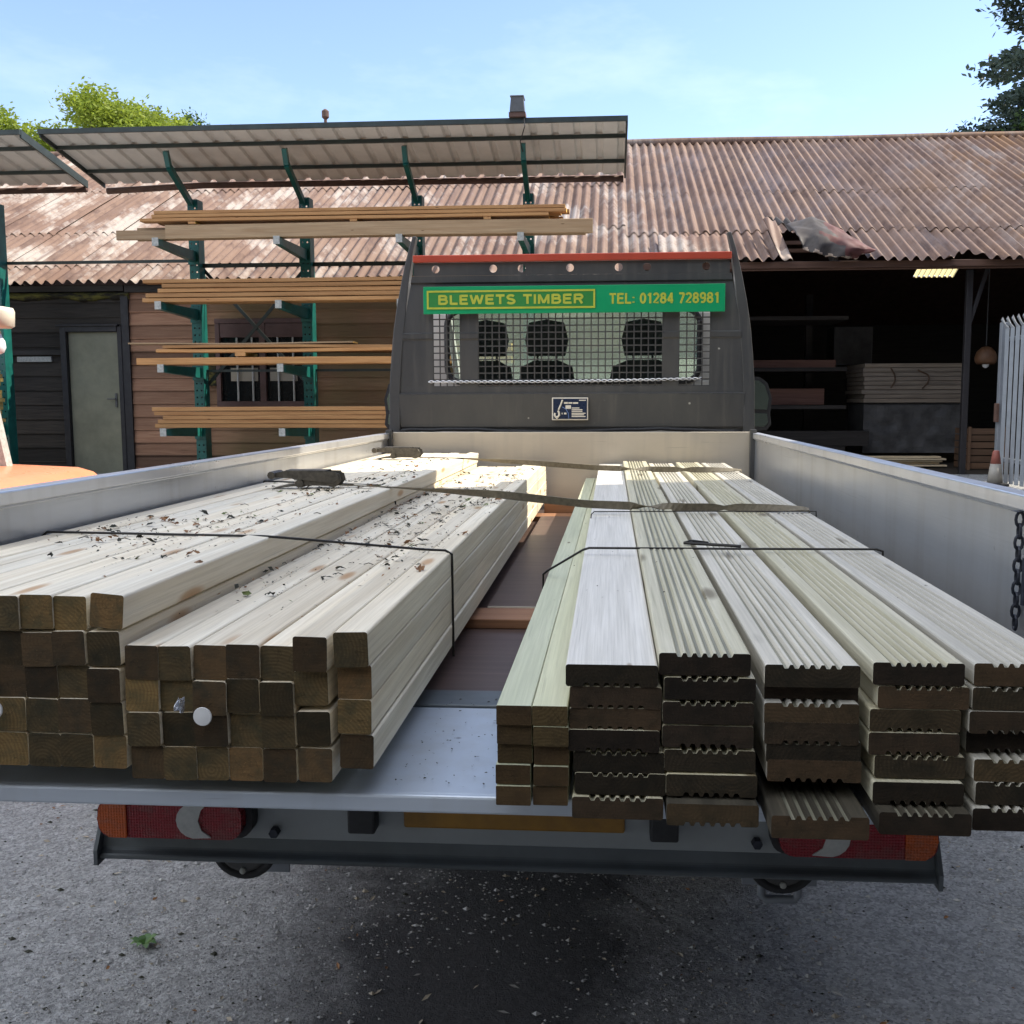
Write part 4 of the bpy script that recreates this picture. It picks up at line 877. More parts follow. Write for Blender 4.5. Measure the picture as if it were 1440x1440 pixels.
GL = {'L': (.62, [[(.1,1),(.1,0)],[(.1,.08),(.62,.08)]]), 'E': (.68, [[(.1,1),(.1,0)],[(.1,.08),(.66,.08)],[(.1,.52),(.6,.52)],[(.1,.92),(.65,.92)]]),
 'T': (.66, [[(.33,1),(.33,0)],[(0,.92),(.66,.92)]]), 'I': (.2, [[(.1,1),(.1,0)]]), 'W': (1.04, [[(.06,1),(.28,.04)],[(.28,.04),(.52,.96)],[(.52,.96),(.76,.04)],[(.76,.04),(.98,1)]]),
 'M': (.88, [[(.09,0),(.09,1)],[(.12,.94),(.44,.08)],[(.44,.08),(.76,.94)],[(.79,0),(.79,1)]]),
 'B': (.74, [[(.1,1),(.1,0)],[(.1,.92),(.42,.92)]+arc(.42,.73,.2,.19,90,-90)+[(.1,.54)],[(.42,.54)]+arc(.44,.31,.23,.23,90,-90)+[(.1,.08)]]),
 'R': (.74, [[(.1,1),(.1,0)],[(.1,.92),(.44,.92)]+arc(.44,.71,.21,.21,90,-90)+[(.1,.50)],[(.42,.48),(.64,0)]]),
 'S': (.70, [arc(.35,.72,.25,.21,25,200,12)+[(.2,.56),(.5,.46)]+arc(.35,.28,.27,.21,25,-160,12)]),
 ':': (.24, [[(.12,.08),(.12,.20)],[(.12,.52),(.12,.64)]]), ' ': (.32, []),
 '0': (.6, [arc(.3,.5,.22,.43,0,360,24)]), '1': (.5, [[(.32,0),(.32,1)],[(.32,.96),(.10,.74)]]),
 '2': (.6, [arc(.3,.70,.22,.23,165,-25,12)+[(.08,.08),(.54,.08)]]), '4': (.6, [[(.42,0),(.42,1)],[(.42,.95),(.05,.27)],[(.05,.27),(.58,.27)]]),
 '7': (.58, [[(.04,.92),(.54,.92)],[(.54,.92),(.2,0)]]), '8': (.6, [arc(.3,.74,.19,.19,0,360,20),arc(.3,.29,.23,.22,0,360,20)]),
 '9': (.6, [arc(.3,.69,.22,.24,0,360,20),arc(.3,.5,.22,.43,0,-75,8)+[(.12,.09)]])}
def lettering(txt, x0, x1, z0, z1, y, mat, parent, name, wt=.165, gap=.12):
    W_ = sum(GL[c][0]+gap for c in txt)-gap; sx = (x1-x0)/W_; sz = z1-z0; m = MB(); x = 0; k = 0
    for c in txt:
        for st in GL[c][1]:
            P = [((x+px)*sx+x0, z0+pz*sz) for px, pz in st]; w = wt*sz/2; n = len(P)
            L_, R_ = [], []
            for i, (a, b) in enumerate(P):
                p0 = P[max(i-1, 0)]; p1 = P[min(i+1, n-1)]
                if n > 3 and i in (0, n-1) and abs(P[0][0]-P[-1][0])+abs(P[0][1]-P[-1][1]) < 1e-6: p0, p1 = P[n-2], P[1]
                d = Vector((p1[0]-p0[0], p1[1]-p0[1])).normalized(); L_.append((a-d.y*w, b+d.x*w)); R_.append((a+d.y*w, b-d.x*w))
            k += 1; yy = y-.0012-.00006*(k%5)
            q = lambda pt: (pt[0], yy, pt[1])
            m.add([q(p) for p in L_]+[q(p) for p in R_], [(i, i+1, n+i+1, n+i) for i in range(n-1)])
        x += GL[c][0]+gap
    return m.build(name, mat, parent, fixn=False)
lettering('BLEWETS TIMBER', -.976, -.152, 2.092, 2.144, SY-.0036, M['sign_yellow'], sg, 'lettering', .25, .13)
lettering('TEL: 01284 728981', -.006, .604, 2.088, 2.146, SY-.0003, M['sign_yellow'], sg, 'lettering', .20, .10)
# safety sticker
m = MB(); m.box(-.331, -.124, 5.871, 5.877, 1.437, 1.566); stk = m.build('safety_sticker', M['cream'], truck, bevel=.003)
m = MB(); m.box(-.324, -.131, 5.869, 5.8705, 1.444, 1.559); m.build('sticker_face', M['navy'], stk)
m = MB(); Y_ = 5.8675
def pbar(x0, x1, z0, z1, mm=0): m.box(x0, x1, Y_, Y_+.0013, z0, z1, mm)
for x0, x1, z in ((-.218,-.174,1.5035),(-.218,-.157,1.4935),(-.218,-.157,1.4845),(-.218,-.139,1.4735),(-.218,-.148,1.4645),(-.218,-.139,1.455)): pbar(x0, x1, z, z+.0055)
pbar(-.176, -.137, 1.547, 1.553); pbar(-.253, -.222, 1.502, 1.522); pbar(-.262, -.240, 1.530, 1.540); pbar(-.237, -.214, 1.531, 1.539); pbar(-.210, -.181, 1.530, 1.539); pbar(-.275, -.270, 1.470, 1.480); pbar(-.262, -.248, 1.470, 1.480)
m.tube([(-.312,Y_,1.478),(-.316,Y_,1.466),(-.309,Y_,1.455),(-.297,Y_,1.455),(-.289,Y_,1.466),(-.290,Y_,1.480),(-.296,Y_,1.492)], .0065, 6); m.tube([(-.302,Y_,1.445),(-.302,Y_,1.456)], .006, 6)
m.tube([(-.293,Y_,1.496),(-.280,Y_,1.525),(-.270,Y_,1.553)], .005, 6)
m.tube([(-.272,Y_,1.513),(-.250,Y_,1.500),(-.237,Y_,1.476),(-.234,Y_,1.446)], .0016, 5, 1)
m.build('sticker_print', [M['cream'], M['blue_print']], stk)
# cab behind the headboard
CB0, CB1 = -1.165, .705
m = MB(); m.box(CB0, CB1, 6.28, 6.31, .60, 1.672); m.box(CB0, CB1, 6.28, 6.31, 2.082, 2.24); m.box(CB0, -.985, 6.28, 6.31, 1.6721, 2.0819); m.box(.525, CB1, 6.28, 6.31, 1.6721, 2.0819)
for x in (CB0, CB1-.04):
    m.box(x, x+.04, 6.31, 7.55, .60, 1.50); m.box(x, x+.04, 6.31, 6.42, 1.5001, 2.2); m.bar((x+.02, 7.25, 2.2), (x+.02, 7.95, 1.48), .038, .09)
m.prismx([(6.31,2.2),(7.2,2.2),(7.22,2.24),(7.1,2.27),(6.4,2.275),(6.31,2.245)], CB0, CB1); m.box(CB0, CB1, 6.31, 7.9, .58, .64)
m.prismx([(7.55,.60),(8.8,.60),(8.85,1.05),(8.5,1.32),(7.95,1.46),(7.55,1.499)], CB0, CB1)
cab = m.build('cab', M['cab_white'], truck, bevel=.012)
sl_ = MB(); rp_ = []
for cx, cz, a0 in ((.535-.09, 2.092-.09, 0), (-.995+.09, 2.092-.09, 90), (-.995+.09, 1.662+.09, 180), (.535-.09, 1.662+.09, 270)):
    for k in range(7): a = R(a0+15*k); rp_.append((cx+.09*math.cos(a), 6.27, cz+.09*math.sin(a)))
sl_.tube(rp_+[rp_[0], rp_[1]], .017, 8); sl_.build('window_seal', M['black'], cab, smooth=True)
m = MB(); m.box(-.984, .524, 6.29, 6.295, 1.6725, 2.0815); m.build('rear_window', M['pane'], cab)
m = MB(); m.add([(CB0+.05,7.92,1.50),(CB1-.05,7.92,1.50),(CB1-.05,7.23,2.19),(CB0+.05,7.23,2.19)], [(0,1,2,3)]); m.build('windscreen', M['screen'], cab, solid=.006)
m = MB(); m.prismx([(7.3,1.15),(7.9,1.15),(7.9,1.47),(7.55,1.47),(7.4,1.38)], CB0+.045, CB1-.045); m.build('dashboard', M['seat'], cab, bevel=.01)
m = MB(); st_ = [(.21+.19*math.cos(t), 6.98-.05*math.sin(t), 1.50+.18*math.sin(t)) for t in [2*math.pi*k/24 for k in range(26)]]; m.tube(st_, .014, 8); m.build('steering_wheel', M['black'], cab, smooth=True)
for x, hw in ((-.78, .18), (-.40, .20), (.205, .24)):
    t_ = empty('seat', (x, 6.6, 1.2)); t_.parent = truck; t_.location = Vector((x, 6.6, 1.2))-Vector(truck['_loc'])
    m = MB(); m.prism([(x-hw,1.0),(x+hw,1.0),(x+hw*1.02,1.5),(x+hw*.8,1.76),(x+hw*.4,1.80),(x-hw*.4,1.80),(x-hw*.8,1.76),(x-hw*1.02,1.5)], 6.5, 6.62); m.build('backrest', M['seat'], t_, bevel=.03)
    m = MB(); m.prism([(x-.115,1.83),(x+.115,1.83),(x+.135,1.93),(x+.11,2.035),(x,2.055),(x-.11,2.035),(x-.135,1.93)], 6.5, 6.59); m.tube([(x-.06,6.55,1.78),(x-.06,6.55,1.85)], .008, 6); m.tube([(x+.06,6.55,1.78),(x+.06,6.55,1.85)], .008, 6); m.build('headrest', M['seat'], t_, bevel=.03)
for sgn in (0, 1):
    X = lambda x: mir(x+.075) if sgn else x+.075
    m = MB(); o_l = [(.80,1.36),(.86,1.345),(.955,1.35),(.985,1.39),(.975,1.46),(.985,1.56),(.955,1.66),(.90,1.70),(.83,1.70),(.80,1.66)]
    m.prism([(X(x), z) for x, z in o_l], 6.86, 6.95); m.bar((X(.69), 7.0, 1.5), (X(.82), 6.94, 1.52), .03, .06); mi = m.build('door_mirror', M['black'], truck, bevel=.012)
    m = MB(); m.prism([(X(x), z) for x, z in [(.825,1.49),(.955,1.485),(.965,1.56),(.935,1.645),(.895,1.675),(.835,1.675)]], 6.853, 6.8595); m.prism([(X(x), z) for x, z in [(.825,1.375),(.94,1.375),(.962,1.40),(.955,1.46),(.825,1.465)]], 6.853, 6.8595); m.build('mirror_glass', M['mirror'], mi)
# chassis, wheels
m = MB()
for x in (-.65, .12): m.box(x, x+.07, 2.08, 7.4, .66, .82)
for y in (2.3, 3.2, 4.2, 5.2): m.box(XL+.05, XR-.05, y, y+.06, .8201, .8995)
m.build('chassis_frame', M['black'], truck)
for y in (3.72, 7.45):
    for x in (-1.02, .56):
        w_ = empty('wheel', (x, y, .34)); w_.parent = truck; w_.location = Vector((x, y, .34))-Vector(truck['_loc'])
        m = MB(); m.lathe((x, y, .34), [(.2,-.1),(.30,-.105),(.335,-.085),(.342,-.05),(.342,.05),(.335,.085),(.30,.105),(.2,.1)], 'X', 32); m.build('tyre', M['black'], w_, smooth=True)
        m = MB(); m.lathe((x, y, .34), [(.06,-.07),(.1,-.085),(.199,-.06),(.199,.06),(.1,.085),(.06,.07)], 'X', 24); m.build('rim', M['bumper'], w_, smooth=True)
    if y < 4:
        for x in (-1.02, .56):
            m = MB(); m.grid(lambda u, v, x=x, y=y: (x-.13+.26*u, y+.43*math.cos(math.pi*(.02+.96*v)), .36+.40*math.sin(math.pi*(.02+.96*v))), 2, 16); m.build('mudguard', M['black'], truck, solid=.006)
# rear panel, bumper, lamps
m = MB(); m.box(-1.03, .62, 1.99, 2.07, .645, .90); m.build('rear_panel', M['white_steel'], truck, bevel=.006)
m = MB(); m.prismx([(2.005,.660),(1.992,.654),(1.985,.622),(1.970,.612),(1.970,.603),(1.99,.600),(2.03,.612),(2.03,.660)], -1.055, .645)
bp = m.build('bumper', M['bumper'], truck, bevel=.005)
for x in (-1.064, .646):
    m = MB(); m.prismx([(2.05,.70),(2.0,.69),(1.962,.625),(1.962,.592),(2.05,.595)], x, x+.008); m.build('bumper_end_plate', M['bumper'], bp, bevel=.003)
def lamp(sgn):
    X = (lambda x: mir(x)+.047) if sgn else (lambda x: x+.010)
    rt = empty('tail_light', (X(-.885), 1.98, .665)); rt.parent = truck; rt.location = Vector((X(-.885), 1.98, .665))-Vector(truck['_loc'])
    def oval(x0, x1, z0, z1, r): 
        p = []
        for cx, cz, a0 in ((x1-r, z1-r, 0), (x0+r, z1-r, 90), (x0+r, z0+r, 180), (x1-r, z0+r, 270)):
            for k in range(6): a = R(a0+18*k); p.append((X(cx+r*math.cos(a)), cz+r*math.sin(a)))
        return p
    m = MB(); m.prism(oval(-1.046, -.732, .664, .756, .03), 1.955, 1.989); m.build('lamp_housing', M['black'], rt, bevel=.004)
    m = MB(); m.prism(oval(-1.043, -.745, .671, .75, .028), 1.928, 1.9549); 
    m.build('red_lens', M['lens_red'], rt, bevel=.006)
    q = [(-1.0435, .710), (-1.036, .685), (-1.02, .6715), (-.982, .6712), (-.982, .7498), (-1.02, .7495), (-1.036, .737)]
    m = MB(); m.prism([(X(x), z) for x, z in q], 1.9255, 1.956); m.build('amber_lens', M['lens_amber'], rt, bevel=.003)
    q = []
    for k in range(9): a = R(100+20*k*1.0); q.append((-.838+.040*math.cos(a)*1.0, .711+.0375*math.sin(a)))
    q += [(-.806, .676), (-.826, .690), (-.833, .711), (-.826, .733), (-.812, .747)]
    m = MB(); m.prism([(X(x), z) for x, z in q], 1.9245, 1.956); m.build('reversing_lens', M['lens_clear'], rt, bevel=.002)
lamp(0); lamp(1)
for x in (-.523, .083):
    m = MB(); m.box(x, x+.056, 1.945, 1.989, .683, .765); m.build('rubber_buffer', M['black'], truck, bevel=.005)
m = MB(); m.box(-.415, .034, 1.978, 1.988, .685, .765); m.build('number_plate', M['plate_yellow'], truck, bevel=.006)
for x, z in ((-.685, .667), (.296, .672)):
    m = MB(); m.lathe((x, 1.972, z), [(.010,0),(.011,.004),(.011,.017)], 'Y', 6); m.build('bolt', M['chain'], truck)
for x, z, lp in ((-.80, .576, 0), (.37, .581, 1)):
    m = MB(); m.lathe((x, 2.11, z), [(.02,.004),(.058,.0),(.062,-.005),(.072,-.007),(.076,.0),(.074,.03)], 'Y', 28); rl_ = m.build('round_lamp', M['black'], truck, smooth=True)
    m = MB(); m.lathe((x, 2.106, z), [(.008,-.006),(.05,-.004),(.057,.0),(.057,.006)], 'Y', 24); m.build('lamp_face', M['dark_steel'], rl_)
    m = MB(); m.lathe((x, 2.095, z-.052), [(.003,0),(.007,.002),(.007,.008)], 'Y', 10); m.build('lamp_bolt', M['worn_white'], rl_)
    m = MB(); m.box(x-.078, x+.084, 2.165, 2.17, z-.085, z+.09); m.build('mounting_plate', M['fence'], rl_, bevel=.002)
    if lp:
        m = MB(); x1 = x+.005; m.tube([(x1-.04,2.17,z-.06),(x1-.04,2.17,z-.108),(x1-.03,2.17,z-.118),(x1+.03,2.17,z-.118),(x1+.04,2.17,z-.108),(x1+.04,2.17,z-.06)], .0095, 8); m.build('towing_loop', M['fence'], truck, smooth=True)

# ------------------------------------------------------------------ the load
def piece(name, prof, x, z, y0, y1, mats, label, cat, group, rot=0, dx=0, dz=0, bow=.0015, roll=0):
    n = 7; vs = []; ph = rr.uniform(0, 6); k = len(prof); cr, sr = math.cos(roll), math.sin(roll)
    for i in range(n+1):
        t = i/n; ox = dx*t+bow*math.sin(3.1*t+ph); oz = dz*t+bow*.5*math.sin(4*t+ph*2)
        vs += [(x+px*cr-pz*sr+ox, y0+(y1-y0)*t, z+px*sr+pz*cr+oz) for px, pz in prof]
    m = MB(); m.add(vs, [(i*k+j, i*k+(j+1)%k, (i+1)*k+(j+1)%k, (i+1)*k+j) for i in range(n) for j in range(k)])
    if len(mats) > 2:
        zs = [q[1] for q in prof]; hh = max(zs)
        for f in range(len(m.f)):
            a, b = prof[f % k], prof[(f+1) % k]
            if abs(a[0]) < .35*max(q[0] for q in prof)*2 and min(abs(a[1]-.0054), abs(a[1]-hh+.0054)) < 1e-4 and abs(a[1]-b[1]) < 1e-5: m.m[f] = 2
    m.add(vs[:k]+vs[-k:], [tuple(range(k))[::-1], tuple(range(k, 2*k))], 1)
    o = m.build(name, mats, origin=(x, y0, z)); return tag(o, label, cat, group)
def rect(w, h, c=.004):
    w /= 2; d = c*.35; return [(-w+c, 0), (w-c, 0), (w-d, d), (w, c), (w, h-c), (w-d, h-d), (w-c, h), (-w+c, h), (-w+d, h-d), (-w, h-c), (-w, c), (-w+d, d)]
def decking(w, h, up=True, smooth=False):
    c = .0035; a = w/2; top = []
    if not smooth:
        n = 6; span = w*.66; p = span/n
        for i in range(n):
            cx = span/2-p*(i+.5); top += [(cx+p*.36, h), (cx+p*.17, h-.0054), (cx-p*.17, h-.0054), (cx-p*.36, h)]
    pr = [(-a+c, 0), (a-c, 0), (a-c*.3, c*.3), (a, c), (a, h-c), (a-c*.3, h-c*.3), (a-c, h)] + top + [(-a+c, h), (-a+c*.3, h-c*.3), (-a, h-c), (-a, c), (-a+c*.3, c*.3)]
    return pr if up else [(x, h-z) for x, z in reversed(pr)]
rr = random.Random(31)
for y, lab in ((2.64, 'flat bearer under the batten bundle near the lowered tailgate'), (5.05, 'flat bearer under the batten bundle near the headboard')):
    m = MB(); m.box(-1.2, -.17, y, y+.15, .9505, .9765); tag(m.build('bearer', M['tray_wood'], origin=(-.7, y+.07, .95), bevel=.003), lab, 'bearer', 'bearers under the loads')
for y, lab in ((2.60, 'thin bearer strip under the flat battens near the lowered tailgate'), (5.00, 'thin bearer strip under the flat battens near the headboard')):
    m = MB(); m.box(-.155, -.06, y, y+.12, .9505, .9665); tag(m.build('bearer', M['tray_wood'], origin=(-.1, y+.06, .95), bevel=.003), lab, 'bearer', 'bearers under the loads')
m = MB(); m.box(-.338, -.176, 2.80, 5.04, .9530, .9785); m.box(-.338, -.176, 2.797, 2.7999, .9785-.006, .9787, 1)
tag(m.build('plywood_offcut', [M['ply'], M['cream']], origin=(-.26, 3.9, .953)), 'reddish plywood strip lying in the gap between the two timber loads', 'plywood')
m = MB(); m.box(-.335, -.14, 5.23, 5.27, .952, 1.03); m.box(-.335, -.14, 5.2301, 5.75, .9521, .97)
tag(m.build('timber_stop', M['tray_wood'], origin=(-.24, 5.25, .952), bevel=.003), 'reddish cross timber at the headboard end of the central gap', 'timber stop')
BT = [M['batten'], M['end']]; sq = rect(.0508, .0520, .0034)
for c in range(17):
    if c == 0: x, zb, n = -.372, 1.006, 4
    elif c == 1: x, zb, n = -.436, .985, 4
    elif c < 7: x, zb, n = -.436-.0513*(c-1)-.002, .982, 4
    else: x, zb, n = -.436-.0513*(c-1)-.008, .9985, 5
    pit = .0535 if c == 0 else (.0575 if c == 1 else (.0526 if n == 4 else .0528))
    for r in range(n):
        z = zb+pit*r; roll = 0; xx = x+rr.uniform(-.0014, .0014)
        if c == 7 and r == n-1: roll = R(-5); xx += .004; z += .003
        else: roll = R(rr.uniform(-1.6, 1.6))
        zz_ = z+(rr.uniform(-.0028, .0022) if r else 0)
        y0 = 1.445+rr.uniform(-.004, .006)+(-.012 if c < 2 and r == n-1 else 0)+.0012*(n-1-r)
        piece('timber_batten', sq, xx, zz_, y0, 5.60+rr.uniform(-.05, .06), BT,
              'square batten, %s row down, %s column from the gap between both loads' % (ORD[n-1-r], ORD[c]) , 'batten', 'square battens in the bound bundle', roll=roll, bow=.001)
lath = rect(.0505, .0288, .0015); LT = [M['batten_green'], M['end_small']]
for c, x in enumerate((-.1365, -.0825)):
    for r in range(5):
        piece('timber_lath', lath, x+rr.uniform(-.001, .001), .9672+.0302*r, 1.42+rr.uniform(-.004, .01)+(.012 if r == 2 and c == 0 else 0), 5.72, LT,
              'flat greenish batten beside the decking, %s from the top in the %s stack' % (ORD[4-r], ('gap-side', 'inner')[c]), 'batten', 'flat battens beside the decking', dx=.03, bow=.0008)
DK = [M['deck'], M['end_dark'], M['groove_shade']]; DS = [M['deck_smooth'], M['end_dark']]; DG = [M['deck_grey'], M['end_dark'], M['groove_shade']]
dx_ = [.0085, .1405, .2835, .4275, .5655]
zt_ = [1.178, 1.196, 1.182, 1.188, 1.188]; yb_ = [1.415, 1.398, 1.36, 1.385, 1.41]
wv = [.130, .128, .131, .124, .128]
for c in range(5):
    for r in range(7):
        top = r == 6; w_ = wv[c]
        up = (rr.random() < .6) or (top and c > 0) ; smooth = c == 0 and top
        pr = decking(w_, .0319, False) if smooth else decking(w_, .0319, up)
        y0 = 1.42+rr.uniform(-.002, .002)+(yb_[c]-1.42)*(0 if r > 1 else (.25 if r == 1 else 1))*(1 if c != 2 or r == 0 else 0)
        if (c, r) in ((2, 5), (4, 3)): y0 += .02
        x = dx_[c]+rr.uniform(-.003, .003)+(.006 if (r < 3) else 0)-(.002 if top else 0)+(.009 if (c, r) == (3, 5) else 0)
        piece('decking_board', pr, x, (.9545+(zt_[c]-.0319-.9545)*r/6 if not (c == 2 and r) else .9855+(zt_[c]-.0319-.9855)*r/6)+rr.uniform(-.0006, .0006), y0, 5.72+rr.uniform(-.06, .05), DS if smooth else ([M['deck_dark'], M['end_dark'], M['groove_shade']] if (c, r) in ((2, 0), (3, 0), (1, 0)) else (DG if c in (2, 4) else DK)),
              ('smooth white planed board on top of the decking stack beside the flat battens' if smooth else 'decking board %s from the top of the %s stack out from the flat battens' % (ORD[6-r], ORD[c])), 'decking board', 'decking boards in the bound load', dz=.018, bow=.0012)
# straps, bands
def ribbon(mb, pts, w, th, twist):
    pts = [Vector(p) for p in pts]; n = len(pts); vs = []
    for i, p in enumerate(pts):
        d = (pts[min(i+1, n-1)]-pts[max(i-1, 0)]).normalized(); s0 = d.cross(Vector((0,0,1))).normalized(); u0 = s0.cross(d)
        a = twist(i/(n-1)); s = s0*math.cos(a)+u0*math.sin(a); u = u0*math.cos(a)-s0*math.sin(a); ww = w(i/(n-1)) if callable(w) else w
        vs += [p-s*ww/2-u*th/2, p+s*ww/2-u*th/2, p+s*ww/2+u*th/2, p-s*ww/2+u*th/2]
    return mb.add(vs, [(i*4+j, i*4+(j+1)%4, i*4+4+(j+1)%4, i*4+4+j) for i in range(n-1) for j in range(4)]+[(3,2,1,0), tuple((n-1)*4+k for k in range(4))])
def interp(pts, n):
    pts = [Vector(p) for p in pts]; ln = [0]
    for a, b in zip(pts, pts[1:]): ln.append(ln[-1]+(b-a).length)
    out = []
    for i in range(n+1):
        s = ln[-1]*i/n
        for k in range(len(pts)-1):
            if s <= ln[k+1]+1e-9: out.append(pts[k].lerp(pts[k+1], (s-ln[k])/(ln[k+1]-ln[k]))); break
    return out
def ratchet_strap(y, xr, label, seed, dy, ze, sc=1.0):
    rt = empty('ratchet_strap', (xr, y, 1.262), label, 'ratchet strap', 'ratchet straps over the load'); r = random.Random(seed)
    pts = interp([(xr+.10, y, 1.272), (-.73, y-.02, 1.268), (-.36, y-.03, 1.245), (-.07, y-.05, ze+.012), (.12, y-.06, ze+.006), (.40, y-.07, ze+.004), (.625, y-.08, ze+.004), (.637, y-.08, ze-.05)], 90)
    def tw(t):
        if t < .12: return .15
        if t < .62: return .15+1.15*min(1, (t-.12)/.18)+.12*math.sin(t*22)
        return 1.3-3.1*min(1, (t-.62)/.10)+.3*math.sin(t*15+seed) if t < .8 else -1.8+1.7*min(1,(t-.8)/.18)
    wd = lambda t: (.019+.008*min(1, max(0, (t-.15)/.25)))*(1-.55*math.exp(-((t-.645)/.018)**2)-.5*math.exp(-((t-.80)/.014)**2))
    m = MB(); ribbon(m, pts, wd, .003, tw); m.build('strap_webbing', M['webbing'], rt, smooth=False)
    m = MB(); ribbon(m, interp([(xr+.03, y+.005, 1.275), (xr-.06, y+.004, 1.272), (xr-.115, y, 1.262), (xr-.13, y, 1.22), (xr-.135, y, 1.05)], 30), .032, .003, lambda t: .1+.1*math.sin(t*9)); m.build('strap_tail', M['webbing'], rt)
    z = 1.285
    m = MB()
    for dy_ in (-.028, .028):
        vs = [(xr-.035, z-.012), (xr+.10, z-.014), (xr+.118, z+.004), (xr+.112, z+.026), (xr+.085, z+.034), (xr-.02, z+.022)]
        m.prism(vs, y+dy_-.0025, y+dy_+.0025)
    m.build('ratchet_frame', M['ratchet'], rt, bevel=.002)
    m = MB(); m.lathe((xr+.088, y, z+.008), [(.012,-.034),(.024,-.033),(.026,-.030),(.014,-.0255),(.014,.0255),(.026,.030),(.024,.033),(.012,.034)], 'Y', 16)
    m.build('spool', M['ratchet'], rt)
    m = MB(); m.tube([(xr-.022, y-.036, z-.006), (xr-.022, y+.036, z-.006)], .014, 10); m.build('anchor_pin', M['ratchet'], rt)
    m = MB()
    for dy_ in (-.034, .034): m.prism([(xr+.09, z-.004), (xr+.112, z+.012), (xr+.10, z+.034), (xr-.06, z+.036), (xr-.10, z+.030), (xr-.10, z+.014), (xr-.06, z+.012)], y+dy_-.002, y+dy_+.002)
    m.box(xr-.07, xr+.07, y-.030, y+.030, z+.0345, z+.0385); m.tube([(xr-.112, y-.05, z+.022), (xr-.112, y+.05, z+.022)], .013, 10); m.build('ratchet_handle', M['ratchet'], rt, bevel=.002)
ratchet_strap(3.34, -1.0, 'grey ratchet strap across both timber loads in the shade, its dark ratchet on the battens', 1, 0, 1.205)
ratchet_strap(5.02, -1.045, 'sunlit tan ratchet strap across both timber loads close to the headboard', 2, 0, 1.213)
def band(pts, label, r=.0028):
    m = MB(); m.tube(interp(pts, 60), r, 6); return tag(m.build('steel_band', M['wire'], origin=pts[len(pts)//2]), label, 'steel band', 'bands round the loads')
band([(-1.25,2.16,1.05),(-1.245,2.15,1.266),(-.722,2.10,1.266),(-.40,2.19,1.227),(-.345,2.21,1.222),(-.344,2.21,.985)], 'thin black band round the square battens, nearer the lowered tailgate')
band([(-1.25,3.60,1.05),(-1.245,3.60,1.264),(-.735,3.42,1.264),(-.725,3.42,1.20)], 'thin black band round the square battens just behind the ratchet')
band([(-.164,2.52,1.0),(-.164,2.52,1.121),(-.055,2.42,1.200),(.30,2.42,1.2005),(.637,2.42,1.202),(.640,2.42,1.0)], 'thin black band across the decking, nearer the lowered tailgate')
band([(-.062,3.17,1.15),(-.055,3.17,1.2055),(.30,3.19,1.2065),(.637,3.20,1.2065),(.640,3.2,1.0)], 'thin black band across the decking next to the grey ratchet strap', .002)
m = MB(); m.tube([(.24,2.50,1.203),(.20,2.48,1.210),(.18,2.475,1.206),(.31,2.425,1.206)], .004, 6); tag(m.build('band_clip', M['wire'], origin=(.25,2.48,1.2)), 'twisted dark clip and tail of the band on the decking', 'band clip')
# small things on the batten ends
for x, z, lab in ((-.918, 1.092, 'white plastic disc stapled to a batten end at the outer side of the bundle'), (-.597, 1.088, 'white plastic disc stapled to a batten end in the middle of the bundle')):
    m = MB(); m.lathe((x, 1.428, z), [(.002,-.002),(.0135,-.001),(.0142,.001),(.0135,.002)], 'Y', 24); o = m.build('plastic_disc', M['tag_white'], None, origin=(x, 1.43, z)); tag(o, lab, 'plastic disc', 'white discs on the batten ends')
m = MB(); m.grid(lambda u, v: (-.640+.012*u+.006*v, 1.429-.004*math.sin(u*9+v*5), 1.096+.02*v-.008*u*math.sin(v*7)), 5, 6); tag(m.build('foil_scrap', M['foil'], origin=(-.63,1.43,1.1), solid=.0006), 'scrap of torn shiny foil stapled to a batten end', 'foil scrap')

# leaf litter on the battens: nobody could count it
rd = random.Random(77); m = MB()
def flake(mb, p, s, mm, up=.35, el=1.0):
    a = rd.uniform(0, 6.28); d = Vector((math.cos(a), math.sin(a), rd.uniform(-up, up))); e = Vector((-math.sin(a), math.cos(a), rd.uniform(-up, up))); p = Vector(p)
    mb.add([p-d*s*el, p+e*s*.5+Vector((0,0,s*.3)), p+d*s*el, p-e*s*.5], [(0,1,2),(0,2,3)], mm)
def ltop(x): return 1.263 if x < -.726 else (1.192 if x < -.46 else (1.216 if x < -.41 else 1.219))
for i in range(3000):
    y = 1.7+3.6*abs(rd.betavariate(1.5, 1.8)); x = rd.uniform(-1.18, -.36)
    if mnoise.noise((x*3.1, y*1.6, 5)) < -.10+rd.uniform(-.25, .25): continue
    k = rd.random(); s = rd.uniform(.0016, .0044) if k < .87 else rd.uniform(.005, .0095)
    c = 1 if rd.random() < .6 else (0 if rd.random() < .7 else 2)
    for _ in range(1 if k < .8 else 3): flake(m, (x+rd.uniform(-.008,.008), y+rd.uniform(-.01,.01), ltop(x)+s*.35), s, c, .6, rd.uniform(.6, 1.6))
for i in range(900):
    q = rd.choice((.404, .463, .5145, .566, .617, .668, .727, .778, .829, .88, .932)); y = 1.6+3.4*rd.betavariate(1.4, 1.6); flake(m, (-q+rd.uniform(-.004,.004), y, ltop(-q+.012)+.0005), rd.uniform(.0012, .0034), rd.choice((0,1,1)), .4, rd.uniform(.7, 1.5))
for i in range(60):
    y = rd.uniform(1.7, 5); flake(m, (-.716+rd.uniform(0,.02), y, 1.193+rd.uniform(0,.01)), rd.uniform(.004,.012), rd.choice((0,0,1)), .6)
